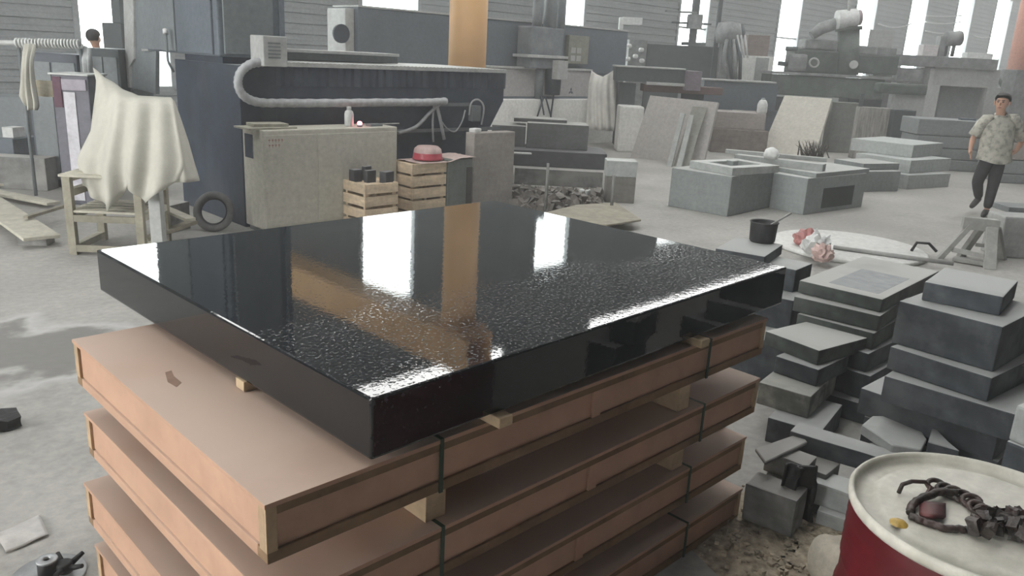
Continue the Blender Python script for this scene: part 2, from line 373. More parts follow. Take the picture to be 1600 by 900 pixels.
block('small dusty slab on top of the tall right stack', (1445, 440), (1568, 464), .40, .99, .089, stone, group=GR)
block('thickest blue-grey block of the tall right stack, under the small dusty slab', (1405, 470), (1567, 511), .52, .90, .205, stone, group=GR)
block('blue-grey slab third from the top of the tall right stack', (1391, 541), (1550, 591), .52, .694, .11, stone, group=GR)
block('long blue-grey slab fourth from the top of the tall right stack', (1382, 587), (1588, 648), .55, .582, .125, stone, group=GR)
block('blue-grey slab fifth from the top, jutting left out of the tall right stack', (1345, 606), (1560, 678), .55, .456, .13, stone, group=GR)
block('blue-grey slab sixth from the top of the tall right stack, behind the offcuts', (1350, 650), (1560, 722), .55, .325, .15, stone, group=GR)
block('lowest blue-grey slab of the tall right stack, on the floor', (1358, 700), (1570, 780), .55, .174, .173, stone, group=GR)
block('blue-grey block cut by the right frame edge above the drum', (1572, 688), (1640, 715), .3, .60, .14, stone, bev=.012)
block('pale grey block at the right frame edge beside the tall stack', (1588, 632), (1650, 655), .3, .745, .144, pale, bev=.012)
block('block under the pale ones at the right frame edge, behind the drum', (1576, 762), (1660, 795), .34, .459, .458, stone, bev=.012)
block('thin dark slab carrying the black pot', (1118, 388), (1195, 401), (1240, 385), .75, .07, stone, group=GP)
block('dark block under the slab that carries the pot', (1150, 402), (1244, 422), (1272, 412), .68, .15, stone, group=GP)
block('second block under the slab that carries the pot', (1140, 450), (1240, 470), .5, .53, .20, stone, group=GP)
block('lowest block of the stack that carries the pot', (1136, 520), (1238, 540), .55, .33, .329, stone, group=GP)
# offcuts between crates and drum
block('long narrow grey stone bar lying across the offcuts in front of the drum', (1235, 673), (1402, 724), .12, .30, .085, stone, 'stone_bar', 'stone bar', amp=.003)
block('small dusty square block on the ground beside the lowest crate', (1165, 755), (1246, 784), (1273, 766), .20, .17, offcut, bev=.01, amp=.006, seed=3)
block('dusty block standing under the left end of the narrow stone bar', (1238, 722), (1290, 742), .16, .214, .213, offcut, amp=.006, seed=4)
block('pale block under the narrow bar, left of the drum', (1268, 752), (1336, 775), .14, .19, .10, pale, amp=.006, seed=5, bev=.01)
block('lower pale block beside the drum, under another pale block', (1276, 798), (1336, 818), .16, .089, .088, pale, amp=.006, seed=6, bev=.01)
block('brown dusty block leaning near the crate ends', (1196, 705), (1262, 728), .13, .26, .10, offcut, amp=.008, seed=7, bev=.01)
block('dark stone block under the brown dusty block near the crates', (1190, 750), (1250, 768), .16, .159, .158, stone, amp=.008, seed=8, bev=.01)
def pxprism(label, pts, z, t, mat, name='stone_offcut', cat='stone offcut', tilt=None, base=None):
    P = [G(x, y, z) for x, y in pts]; c = sum(P, Vector()) / len(P)
    o = solid(name, label, cat, MB().prism([((p - c).x, (p - c).y) for p in P], 0, t, 'z', .004), mat, (c.x, c.y, z - t))
    if tilt: o.rotation_euler = tilt
    return o
pxprism('pale chamfered stone offcut behind the narrow bar', [(1346, 664), (1362, 652), (1424, 653), (1448, 684), (1440, 698), (1395, 692)], .345, .05, pale, tilt=(.06, -.05, 0))
pxprism('dark triangular stone shard standing behind the drum rim', [(1450, 690), (1458, 664), (1480, 690), (1500, 704)], .38, .13, stone)
pxprism('flat grey stone piece under the pale offcut behind the drum', [(1345, 694), (1425, 680), (1470, 712), (1400, 728)], .29, .10, offcut)
ws_ = pxprism('yellowish wood strip sticking out from on top of the third crate', [(1164, 671), (1176, 672), (1218, 644), (1205, 641)], .40, .02, pine, 'wood_strip', 'wood strip'); ws_.location += Vector((-.13, .09, .021))
pxprism('grey board piece lying beside the crate ends', [(1180, 700), (1250, 676), (1262, 690), (1196, 722)], .28, .018, offcut)
blackm = M('black_rubber', (.012, .012, .013), rough=.6, var=.3)
# black rag hanging from the narrow bar
rp = G(1252, 735, .25)
def rag(u, v):
    a = (u - .5) * .13 * (1 + .5 * v); 
    return (rp.x - .06 + a * .7 + .02 * math.sin(9 * u + 4 * v), rp.y - .03 - a * .7 + .015 * math.sin(14 * u), .302 - .26 * v - .02 * math.sin(7 * u) * v)
rg = solid('black_rag', 'black oily rag hanging off the narrow stone bar', 'rag', MB().grid(rag, 14, 10), blackm, (0, 0, 0))
sm = rg.modifiers.new('thick', 'SOLIDIFY'); sm.thickness = .012
# pale sack corner at the drum foot
sk = G(1296, 880, .1)
def sack(u, v):
    th = 2 * PI * u; ph = PI * (v - .5)
    r = math.cos(ph) ** .5 if math.cos(ph) > 0 else 0
    return (sk.x + .02 + .10 * r * math.cos(th), sk.y - .05 + .14 * r * math.sin(th), .10 + .10 * math.sin(ph) + .008 * math.sin(5 * th))
sackm = M('pale_sackcloth', (.50, .46, .38), rough=.9, var=.15, scale=9, bump=.3, bscale=60)
solid('sack', 'pale sack slumped on the floor at the foot of the red drum', 'sack', MB().grid(sack, 24, 12, closeu=True), sackm, (0, 0, 0))
# gritty sand and rubble in front of the offcuts
sandm = M('sandy_grit', (.34, .29, .22), rough=.95, var=.4, scale=30, bump=.3, bscale=70)
mb = MB(); gc = G(1215, 835)
def sandf(u, v):
    x = (u - .5) * 1.2; y = (v - .5) * .9
    e = max(0, 1 - (x / .6) ** 2 - (y / .45) ** 2)
    return (gc.x + x * .75 + y * .3, gc.y - .05 + y * .75 - x * .1, .0005 + e * .03 * (1 + mnoise.noise(Vector((x * 9, y * 9, 0)))))
mb.grid(sandf, 26, 22)
rnd = random.Random(5)
for i in range(900):
    x, y = rnd.gauss(0, .22), rnd.gauss(0, .16); s = rnd.choice((.003, .004, .005, .007, .011))
    cx, cy = gc.x + x * .75 + y * .3, gc.y - .05 + y * .75 - x * .1
    mb.box(cx - s, cx + s * rnd.uniform(.5, 1.2), cy - s, cy + s, .012, .012 + s * 1.6, rot=rnd.random() * 3)
tag(mb.build('grit', sandm), 'sandy grit and stone crumbs strewn on the floor beside the crates', 'grit', kind='stuff')

# ------------------------------------------------------------------ pot with a stick
ironm = M('blackened_pot', (.03, .031, .033), rough=.55, var=.5, scale=12, bump=.3, bscale=40, blot=.4, blotcol=(.10, .10, .10), blotscale=9)
c = G(1188, 378, .75)
pot = thing('cooking_pot', 'blackened round pot standing on a dark slab behind the granite plate', 'pot', (c.x + .02, c.y, .75))
MB().lathe([(.0, .002), (.076, .0), (.086, .012), (.092, .13), (.098, .138), (.094, .142), (.086, .135), (.080, .02), (.0, .015)], 36, cap=False).build('bowl', ironm, pot)
MB().lathe([(0, .098), (.083, .10)], 30, cap=False).build('contents', M('thick_grey_paste', (.16, .155, .14), rough=.7, bump=.4, bscale=30), pot)
d = (CR * .8 - _up * 0).normalized(); stp = Vector((0, 0, .10)) + d * .02
MB().beam(stp, stp + d * .155 + Vector((0, 0, .10)), .016, .012, bev=.003).build('stirring_stick', M('grey_stick', (.30, .30, .29), rough=.7), pot)

# ------------------------------------------------------------------ red drum with scrap on the lid
DZ, DR, DCX, DCY = .90, .308, 2.04, .386
redp = M('red_drum_paint', (.105, .009, .013), rough=.38, var=.25, scale=3, bump=.03, blot=.4, blotcol=(.05, .007, .010), blotscale=3, coat=.2)
lidm = M('worn_cream_lid', (.56, .54, .475), rough=.55, var=.08, scale=4, bump=.05, blot=.7, blotcol=(.36, .35, .28), blotscale=5, rnd=0)
dr = thing('steel_drum', 'red ribbed steel drum with a dirty cream lid at the lower right', 'drum', (DCX, DCY, 0))
prof = [(0, .004), (DR - .012, 0), (DR - .004, .012), (DR - .01, .03)]
for zc in (.30, .60):
    prof += [(DR - .01, zc - .03), (DR - .003, zc - .012), (DR - .003, zc + .012), (DR - .01, zc + .03)]
for k in range(5): prof += [(DR - .010, .70 + k * .028), (DR - .006, .714 + k * .028)]
prof += [(DR - .010, DZ - .03)]
MB().lathe(prof, 72, cap=False).build('body', redp, dr)
MB().lathe([(DR - .016, DZ - .03), (DR - .004, DZ - .03), (DR, DZ - .022), (DR + .001, DZ - .008), (DR - .004, DZ), (DR - .010, DZ), (DR - .014, DZ - .006), (DR - .016, DZ - .03)], 72, cap=False).build('rim', lidm, dr)
MB().lathe([(DR - .015, DZ - .012), (DR - .020, DZ - .024), (DR - .055, DZ - .024), (DR - .062, DZ - .014), (DR - .075, DZ - .012), (0, DZ - .011)], 72, cap=False).build('lid', lidm, dr)
LIDZ = DZ - .012
rust = M('oily_black_iron', (.028, .022, .019), rough=.5, var=.5, scale=30, bump=.5, bscale=60, blot=.4, blotcol=(.10, .045, .04), blotscale=18)
def lp(x, y, h=0.): p = G(x, y, LIDZ + h); return Vector((p.x, p.y, p.z))
def wob(pts, n, amp, seed):
    out = []
    for i in range(n + 1):
        t = i / n * (len(pts) - 1); k = min(int(t), len(pts) - 2); p = pts[k].lerp(pts[k + 1], t - k)
        out.append(p + Vector((mnoise.noise(Vector((i * .7, seed, 0))), mnoise.noise(Vector((i * .7, seed, 5))), abs(mnoise.noise(Vector((i * .7, seed, 9)))))) * amp)
    return out
sc_ = thing('scrap_chain', 'tangle of oily black chain links and a bent strap on the drum lid', 'scrap chain', lp(1480, 790))
o0 = Vector(sc_.location)
def L_(p): return p - o0
arc = [lp(1404, 770, .006), lp(1410, 757, .03), lp(1425, 752, .034), lp(1445, 753, .03), lp(1454, 762, .02), lp(1446, 776, .01)]
MB().tube([L_(p) for p in arc], .0055, 8).build('strap_loop', rust, sc_)
rim1 = [lp(1422, 802, .008), lp(1424, 790, .012), lp(1442, 778, .018), lp(1470, 768, .02), lp(1496, 771, .02)]
MB().tube([L_(p) for p in wob(rim1, 22, .004, 1)], .010, 8).build('bent_bar', rust, sc_)
rim2 = [lp(1422, 806, .008), lp(1445, 816, .008), lp(1475, 826, .008), lp(1505, 828, .008), lp(1525, 830, .01)]
MB().tube([L_(p) for p in wob(rim2, 26, .006, 2)], .009, 8).build('bent_bar', rust, sc_)
mbk = MB(); 
mbk.grid(lambda u, v: L_(lp(1436 + 42 * u, 782 + 22 * v + 4 * u, .012 + .012 * math.sin(PI * u))), 8, 6)
pl_ = mbk.build('rusty_plate', M('rusty_red_iron', (.07, .018, .018), rough=.6, var=.4, scale=20), sc_); s_ = pl_.modifiers.new('t', 'SOLIDIFY'); s_.thickness = .008
for k, (x, y, r) in enumerate(((1462, 758, .020), (1476, 764, .018), (1490, 770, .020), (1504, 776, .020), (1518, 783, .022), (1526, 792, .018), (1538, 800, .02), (1548, 812, .02), (1560, 806, .022), (1572, 820, .02), (1532, 818, .02))):
    c0 = lp(x, y, .014)
    ring = [c0 + CR * (r * math.cos(a)) + Vector((.6, .6, .35)).normalized() * (r * .8 * math.sin(a)) for a in [2 * PI * i / 18 for i in range(18)]]
    MB().tube([L_(p) for p in ring], .0065, 7, True).build('chain_link', rust, sc_)
rnd = random.Random(11)
for k in range(30):
    x, y = 1535 + rnd.uniform(-14, 72), 812 + rnd.uniform(-16, 14); x = x; y = y + (x - 1535) * .14
    c0 = lp(x, y, .016 + rnd.uniform(0, .018)); s = rnd.uniform(.007, .018)
    q = MB().box(-s, s, -s * .8, s * .8, -s * .7, s * .7); q.rough(.007, 2, 40, k)
    mt = Matrix.Translation(L_(c0)) @ Euler((rnd.random() * 3, rnd.random() * 3, rnd.random() * 3)).to_matrix().to_4x4()
    for v in q.bm.verts: v.co = mt @ v.co
    q.build('scrap_lump', rust, sc_)
c0 = lp(1404, 818)
mb = MB(); mb.lathe([(0, .010), (.010, .009), (.018, .003), (.021, -.0005)], 14, cap=False); mb.rough(.004, 0, 60, 2)
solid('grease_blob', 'blob of yellow grease on the drum lid', 'grease', mb, M('yellow_grease', (.50, .33, .08), rough=.4, var=.3, scale=40), c0)

# ------------------------------------------------------------------ floor left: flange, spiders, rag, pale sheet
steel = M('dull_steel', (.38, .39, .40), rough=.45, metal=.6, var=.2, scale=12)
p = G(70, 890)
fl = thing('flanged_hub', 'steel flange with a black hub lying on the floor at the lower left corner', 'machine part', (p.x, p.y - .05, 0))
MB().lathe([(0, 0), (.12, 0), (.125, .006), (.12, .012), (.05, .016), (0, .016)], 40, cap=False).build('flange', steel, fl)
MB().lathe([(0, .016), (.034, .016), (.033, .06), (.030, .064), (.013, .064), (.012, .03), (0, .03)], 32, cap=False).build('hub', blackm, fl)
MB().lathe([(.012, .0645), (.034, .0635), (.036, .07), (.034, .073), (.013, .073), (.012, .0645)], 32, cap=False).build('collar', steel, fl)
p = G(128, 893)
sp = thing('star_knob', 'black star-shaped iron handle on the floor beside the lowest crate', 'handle', (p.x - .05, p.y + .02, 0))
mb = MB(); mb.lathe([(0, 0), (.028, 0), (.028, .05), (.02, .055), (0, .055)], 16, cap=False); mb.build('hub', blackm, sp)
for k in range(5):
    a = k * 2 * PI / 5 + .3; MB().tube([(.02 * math.cos(a), .02 * math.sin(a), .03), (.075 * math.cos(a), .075 * math.sin(a), .05)], [.012, .008], 8).build('spoke', blackm, sp)
def sheetthing(name, label, cat, pts, z, mat, amp=.008, n=12, thick=.003):
    a, b, c_, d_ = [G(*q, z) for q in pts]
    def fn(u, v):
        p = a.lerp(b, u).lerp(d_.lerp(c_, u), v)
        return (p.x, p.y, z + abs(mnoise.noise(Vector((p.x * 7, p.y * 7, 1)))) * amp + .002)
    o = tag(MB().grid(fn, n, n).build(name, mat), label, cat); q = o.modifiers.new('t', 'SOLIDIFY'); q.thickness = thick; q.offset = 1
    return o
sheetthing('plastic_sheet', 'crumpled pale plastic sheet on the floor at the lower left', 'plastic sheet', [(-10, 838), (62, 806), (76, 838), (10, 866)], 0.002, M('pale_plastic', (.52, .50, .48), rough=.45, var=.1), .03)
p = G(8, 668)
q = MB().box(-.13, .09, -.06, .06, 0, .05); q.rough(.03, 3, 9, 3)
solid('dark_rag', 'dark dirty rag on the concrete at the left frame edge', 'rag', q, blackm, (p.x - .02, p.y, .012))

# ------------------------------------------------------------------ the navy grinding machine behind the plate
navy = M('navy_machine_paint', (.034, .046, .068), rough=.55, var=.25, scale=3, blot=.35, blotcol=(.10, .11, .12), blotscale=2, dust=(.30, .31, .31), damt=.7)
greyp = M('grey_machine_paint', (.17, .19, .20), rough=.5, var=.1, scale=2, blot=.2, blotcol=(.12, .14, .16), blotscale=1.2)
greyb = M('blue_grey_panel', (.12, .14, .165), rough=.5, var=.1, scale=2)
lightg = M('light_grey_paint', (.46, .47, .46), rough=.5, var=.1, scale=4, blot=.3, blotcol=(.32, .33, .32), blotscale=3)
cream = M('dirty_cream_paint', (.50, .485, .42), rough=.6, var=.06, scale=2, blot=.45, blotcol=(.40, .385, .33), blotscale=1.1, rnd=.03)
hosem = M('grey_hose', (.36, .37, .38), rough=.6, var=.15, scale=20)
whitep = M('white_plastic', (.66, .67, .66), rough=.45, var=.08)
BU0, BU1, BV0, BV1 = 3.84, 7.58, 7.88, 9.42
gm = thing('grinding_machine', 'long navy grinding machine with a grey gantry column, behind the cream cabinet', 'machine', (BU0, BV0, 0))
def T(mb, o):
    for v in mb.bm.verts: v.co -= Vector(o.location)
    return mb
T(MB().prism([(3.86, 0), (7.05, 0), (7.12, .75), (7.33, .95), (BU1 - .02, 1.30), (BU1 - .02, 1.52), (3.86, 1.52)], BV0 + .02, BV1, 'y', .01), gm).build('bed', navy, gm)
T(MB().box(BU0, 4.25, BV0, BV1 + .03, 0, 1.66, .012), gm).build('end_pedestal', navy, gm)
mb = MB(); n = 62; pr = []
for i in range(n + 1):
    x = 4.25 + (BU1 - 4.25) * i / n; pr.append((x, BV0 + (.0 if i % 2 else .022)))
pr += [(BU1, BV1), (4.25, BV1)]
T(MB().prism(pr, 1.46, 1.66), gm).build('bellows', navy, gm)
mb = MB(); pr = []
for i in range(n * 2 + 1):
    x = BU0 + .3 + (BU1 - BU0 - .3) * i / (2 * n); pr.append((x, 1.70 + (.008 if i % 2 else 0)))
T(MB().prism(pr + [(BU1, 1.66), (BU0 + .3, 1.66)], BV0 - .02, BV1, 'y'), gm).build('ribbed_cover', lightg, gm)
a, b = WV(443, 78, 8.6), WV(615, 92, 8.6)
T(MB().box(4.6, b.x, 8.5, 9.1, 1.715, a.z - .02, .01), gm).build('table', greyp, gm)
T(MB().box(4.6, b.x - .02, 8.45, 9.15, a.z - .02, a.z + .015, .005), gm).build('table_top', lightg, gm)
for s, (px0, px1) in enumerate(((440, 565), (0, 0))):
    if px1: pass
T(MB().box(4.6, BU1 - .1, BV0 - .015, BV0 + .01, .93, .97), gm).build('guide_strip', greyp, gm)
T(MB().box(4.3, 6.95, BV0 - .012, BV0 + .02, 1.24, 1.28), gm).build('guide_strip', greyp, gm)
va, vb = WU(340, 40, 3.8).y, WU(222, 40, 3.8).y
zc = WU(300, 85, 3.8).z
ur = WV(443, 60, va).x
T(MB().box(3.80, ur, va, vb, zc, 4.2, .02), gm).build('gantry_column', greyb, gm)
vm = WU(276, 40, 3.8).y
T(MB().box(3.77, 3.80, vm, vb, zc + .02, 4.18, .006), gm).build('column_cover', greyp, gm)
T(MB().box(3.775, 3.80, va + .1, vm - .03, zc + .02, 4.18, .006), gm).build('column_cover', greyb, gm)
u0, u1 = WV(348, 40, va).x, WV(425, 40, va).x
T(MB().box(u0, u1, va - .03, va, zc + .03, 4.18, .006), gm).build('column_cover', greyp, gm)
T(MB().box(ur - .05, ur + .01, va - .02, va + .06, zc - .05, 4.2, .006), gm).build('column_edge', greyb, gm)
T(MB().box(3.86, ur - .02, va + .05, 9.2, 1.66, zc + .01), gm).build('saddle', navy, gm)
def upoly(pts, u, t, mat, name, par):
    P = [WU(x, y, u) for x, y in pts]
    return T(MB().prism([(p.y, p.z) for p in P], u, u + t, 'x', .004), par).build(name, mat, par)
rc = thing('machine_upright', 'light grey jogged upright post left of the navy grinding machine', 'upright', WU(215, 145, 3.8).xy.to_3d())
upoly([(190, -60), (207, -60), (209, 92), (202, 103), (203, 137), (190, 135), (188, 100), (196, 90)], 3.80, .03, lightg, 'edge_plate', rc)
upoly([(207, -60), (232, -60), (232, 78), (243, 80), (243, 147), (203, 137), (202, 104), (209, 92)], 3.83, .05, greyp, 'web_plate', rc)
upoly([(216, -60), (229, -60), (231, 80), (221, 80)], 3.80, .03, lightg, 'cover_strip', rc)
p = WU(222, 142, 3.95); T(MB().box(3.85, 4.1, p.y + .02, p.y + .3, 0, p.z + .02, .01), rc).build('foot_pillar', greyp, rc)
# control box, cable carrier and hoses on the front of the bed
VV = BV0 - .06
a, b = WV(405, 103, VV), WV(441, 57, VV)
cb = T(MB().box(a.x, b.x, VV - .1, BV0 + .12, a.z, b.z, .012), gm).build('control_box', lightg, gm)
for k in range(5):
    z = a.z + .08 + k * .035
    T(MB().box(a.x + .05, b.x - .08, VV - .106, VV - .098, z, z + .015), gm).build('vent_slot', greyp, cb)
def vtube(px, r, v=VV, n=6):
    pts = [WV(x, y, v) for x, y in px]; out = []
    for i in range(len(pts) - 1):
        p0, p1, p2, p3 = pts[max(0, i - 1)], pts[i], pts[i + 1], pts[min(len(pts) - 1, i + 2)]
        for k in range(n):
            t = k / n
            out.append(.5 * ((2 * p1) + (p2 - p0) * t + (2 * p0 - 5 * p1 + 4 * p2 - p3) * t * t + (3 * p1 - p0 - 3 * p2 + p3) * t ** 3))
    return out + [pts[-1]]
path = vtube([(412, 97), (392, 100), (376, 113), (372, 132), (381, 150), (405, 160), (450, 161), (520, 161), (600, 160), (660, 160), (697, 158)], .04)
mb = MB(); mb.tube(path, [.042 + (.006 if i % 2 else 0) for i in range(len(path))], 8); T(mb, gm).build('cable_carrier', hosem, gm)
for px, r in (([(690, 160), (670, 178), (650, 198), (622, 208)], .022), ([(678, 165), (676, 190), (677, 222)], .014), ([(682, 163), (688, 188), (694, 218)], .022), ([(733, 180), (737, 160), (748, 156), (756, 168), (752, 195)], .012), ([(727, 172), (722, 190), (712, 205), (700, 202), (690, 190)], .010)):
    T(MB().tube(vtube(px, r, VV + .02), r, 6), gm).build('hose', hosem, gm)
a, b = WV(738, 190, VV), WV(752, 165, VV)
T(MB().box(a.x, b.x, VV, BV0 + .03, a.z, b.z, .01), gm).build('junction_box', greyp, gm)
a = WU(262, 95, 3.7); b = WU(259, 50, 3.7)
rod = T(MB().tube([(3.76, a.y, a.z - .12), (3.7, a.y, a.z), (3.7, b.y, b.z)], .014, 8), gm).build('signal_rod', greyp, gm)
T(MB().cyl((3.7, b.y, b.z - .02), (3.7, b.y + .03, b.z + .03), .03, .022, 12), gm).build('lamp_head', whitep, rod)

# cream cabinet with things on it
CV0, CV1 = 7.42, 7.84
cu0, cu1 = WV(413, 300, CV0).x, WV(620, 260, CV0).x; cz = WV(620, 198, CV0).z
cc = thing('cream_cabinet', 'wide dirty cream steel cabinet standing in front of the navy machine', 'cabinet', (cu0, CV0, 0))
T(MB().box(cu0, cu1, CV0, CV1, .05, cz, .012), cc).build('body', cream, cc)
T(MB().box(cu0 + .03, cu1 - .03, CV0 + .03, CV1 - .02, 0, .05), cc).build('plinth', greyp, cc)
T(MB().box(cu0 + .012, cu0 + .6, CV0 - .006, CV0 + .004, .09, cz - .05, .003), cc).build('door', cream, cc)
T(MB().box(cu0 + .62, cu1 - .012, CV0 - .006, CV0 + .004, .09, cz - .05, .003), cc).build('door', cream, cc)
T(MB().box(cu0 - .006, cu0 + .004, CV0 + .2, CV1 - .05, cz - .3, cz - .06, .003), cc).build('side_vent', navy, cc)
redm = M('red_stencil_paint', (.30, .08, .07), rough=.7)
rnd = random.Random(3); mb = MB()
for k in range(9):
    x = cu0 + .06 + .035 * (k % 5); z = cz - .10 - .05 * (k // 5); mb.box(x, x + .022, CV0 - .0072, CV0 - .006, z, z + .006); mb.box(x + .008, x + .012, CV0 - .0072, CV0 - .006, z - .018, z + .016)
T(mb, cc).build('stencil_mark', redm, cc)
b = WV(547, 195, CV0 + .15); s = .04
bt = thing('plastic_bottle', 'white plastic bottle standing on the cream cabinet', 'bottle', (b.x, CV0 + .17, cz + .001))
MB().lathe([(0, 0), (.046, 0), (.05, .01), (.05, .13), (.042, .16), (.022, .175), (.022, .19), (0, .19)], 20, cap=False).build('body', whitep, bt)
MB().lathe([(.025, .175), (.026, .205), (.022, .21), (0, .21)], 16, cap=False).build('cap', lightg, bt)
b = WV(562, 193, CV0 + .1)
lt = thing('signal_lamp', 'small glowing red lamp on the cream cabinet beside the bottle', 'lamp', (b.x, CV0 + .10, cz + .001))
MB().lathe([(0, 0), (.03, 0), (.03, .018), (.022, .02)], 16, cap=False).build('lamp_base', greyp, lt)
MB().lathe([(.022, .02), (.028, .035), (.024, .05), (.012, .058), (0, .06)], 16, cap=False).build('lens', EM('red_lamp_glow', (1, .16, .22), 9), lt)
def flat(label, pts, z, t, mat, name, cat):
    P = [G(x, y, z) for x, y in pts]; c = sum(P, Vector()) / len(P)
    return solid(name, label, cat, MB().prism([((p - c).x, (p - c).y) for p in P], 0, t, 'z', min(.004, t * .3)), mat, (c.x, c.y, z))
def onc(label, u0_, u1_, v0, v1, t, mat, name, cat, rz=0, z=None):
    return solid(name, label, cat, MB().box(-(u1_ - u0_) / 2, (u1_ - u0_) / 2, -(v1 - v0) / 2, (v1 - v0) / 2, 0, t, .002), mat, ((u0_ + u1_) / 2, (v0 + v1) / 2, cz + .001 if z is None else z), rz)
card = M('dusty_cardboard', (.34, .33, .27), rough=.9, var=.15)
onc('flat dusty cardboard overhanging the left end of the cream cabinet', cu0 - .12, cu0 + .42, CV0 + .06, CV0 + .36, .018, card, 'cardboard_sheet', 'cardboard', .06)
onc('folded cardboard lying on the flat sheet at the left end of the cabinet', cu0 - .0, cu0 + .36, CV0 + .12, CV0 + .34, .03, card, 'cardboard_box', 'cardboard', -.1, cz + .02)
onc('thin pale lath overhanging the right end of the cream cabinet', cu1 - .32, cu1 + .22, CV0 + .24, CV0 + .265, .012, lightg, 'lath', 'lath', .05)
onc('small grey tray on the cream cabinet right of the lamp', cu1 - .30, cu1 - .14, CV0 + .08, CV0 + .18, .025, greyp, 'tray', 'tray')

# slatted wooden crates in front of the cabinet
palew = M('pale_crate_wood', (.60, .48, .34), rough=.75, var=.18, scale=5, stretch=(1, 1, 5), bump=.05, blot=.35, blotcol=(.42, .32, .21), blotscale=3)
def slat_crate(label, pn, pr, plx, ztop_px, v, zs, ht, gap, name='slatted_crate'):
    u0_ = WV(*pn, v).x; u1_ = WV(*pr, v).x; d_ = WU(plx, ztop_px, u0_).y - v; zt = WV(pn[0], ztop_px, v).z
    L_c, D_ = u1_ - u0_, d_
    t = thing(name, label, 'crate', (u0_, v, 0))
    z = zt
    while z - ht > -.02:
        z0 = max(0, z - ht)
        MB().box(.02, L_c - .02, 0, .02, z0, z, .004).build('slat', palew, t); MB().box(.02, L_c - .02, D_ - .02, D_, z0, z, .004).build('slat', palew, t)
        MB().box(0, .02, 0, D_, z0, z, .004).build('slat', palew, t); MB().box(L_c - .02, L_c, 0, D_, z0, z, .004).build('slat', palew, t)
        z -= ht + gap
    for x in (.02, L_c - .06):
        for y in (.02, D_ - .06): MB().box(x, x + .04, y, y + .04, 0, zt - .01, .002).build('post', palew, t)
    for k in range(5):
        w_ = (D_ - .04) / 5; MB().box(.02, L_c - .02, .02 + k * w_ + .005, .02 + (k + 1) * w_ - .005, zt - .03, zt - .012, .002).build('top_board', palew, t)
    return t, u0_, u1_, d_, zt
VA = 7.0
_, au0, au1, ad, az = slat_crate('low slatted wooden crate carrying dark stone blocks, before the cream cabinet', (570, 320), (622, 315), 536, 289, VA, 0, .105, .03)
for k, (x, y, sx, sy, h, lb) in enumerate(((.09, .33, .10, .10, .13, 'small dark stone block at the left back corner of the low slatted crate'), (.20, .20, .12, .06, .13, 'thin dark stone block in the middle of the low slatted crate'), (.26, .36, .10, .05, .15, 'dark stone block at the back of the low slatted crate'), (.36, .10, .14, .09, .12, 'dark stone block at the right front corner of the low slatted crate'))):
    L_c = au1 - au0
    bar(lb, au0 + x / .45 * L_c, VA + y / .45 * ad, az - .0115, sx, sy, h, M('dark_stone_block', (.05, .052, .058), rough=.6, var=.3, scale=14, dust=(.22, .22, .23), damt=.8), 'stone_block', 'stone block', .1 * k, 'dark blocks on the slatted crate')
VB = 7.15
_, bu0, bu1, bd, bz = slat_crate('taller slatted wooden crate with a red bowl on top, right of the cream cabinet', (644, 290), (697, 288), 612, 257, VB, 0, .115, .025)
pinkm = M('pinkish_sheet', (.55, .43, .40), rough=.8, var=.1)
gx0 = bu1 + .015; gx1 = WV(739, 290, VB - .02).x; gz = WV(715, 249, VB).z
tag(MB().grid(lambda u, v: (bu0 + .1 + u * (gx1 - bu0 - .06), VB - .03 + v * (bd + .05), bz + .003 + .012 * abs(mnoise.noise(Vector((u * 5, v * 5, 3)))) + (.0 if u < .5 else (gz - bz + .012) * min(1, (u - .5) * 5) if gz > bz else 0)), 20, 10).build('plastic_sheet', pinkm), 'pinkish sheet laid over the taller slatted crate under the red bowl', 'sheet')
bc = thing('plastic_bowl', 'red plastic bowl with a pale rim upside down on the taller crate', 'bowl', ((bu0 + bu1) / 2 + .12, VB + bd * .5, bz + .018))
MB().lathe([(0, .15), (.12, .15), (.155, .12), (.165, .075)], 28, cap=False).build('base', M('pale_pink_plastic', (.52, .38, .36), rough=.5), bc)
MB().lathe([(.165, .075), (.172, .02), (.178, 0), (.165, 0)], 28, cap=False).build('wall', M('red_plastic', (.50, .08, .11), rough=.45), bc)
gb = thing('steel_locker', 'low grey-green steel locker between the taller crate and the beige board', 'cabinet', (gx0, VB, 0))
grn = M('grey_green_paint', (.14, .155, .145), rough=.6, var=.15, scale=3)
MB().box(0, gx1 - gx0, 0, .38, .02, gz, .01).build('body', grn, gb)
MB().box(.02, gx1 - gx0 - .10, -.006, .004, .06, gz - .14, .003).build('door', grn, gb)
MB().box(gx1 - gx0 - .09, gx1 - gx0 - .005, -.005, .004, .06, gz - .1, .003).build('side_panel', M('dark_brown_panel', (.06, .055, .05), rough=.7), gb)
MB().box(.03, gx1 - gx0 - .03, .03, .35, 0, .02).build('plinth', greyp, gb)
beige = M('beige_stone_board', (.33, .305, .28), rough=.8, var=.12, scale=2.5, stretch=(1, 1, 4), blot=.3, blotcol=(.26, .24, .225), blotscale=2)
VC = 7.30
x0, x1, zt = WV(740, 250, VC).x, WV(803, 250, VC).x, WV(770, 207, VC).z
solid('stone_slab', 'upright beige stone slab standing right of the steel locker', 'stone slab', MB().box(0, x1 - x0, 0, .16, 0, zt, .01), beige, (x0, VC, 0))
px = WV(738, 208, VC + .1)
bar('white plaster lump lying on top of the upright beige slab', (x0 + .08), VC + .08, zt, .14, .1, .05, whitep, 'plaster_lump', 'lump', .3, bev=.015)

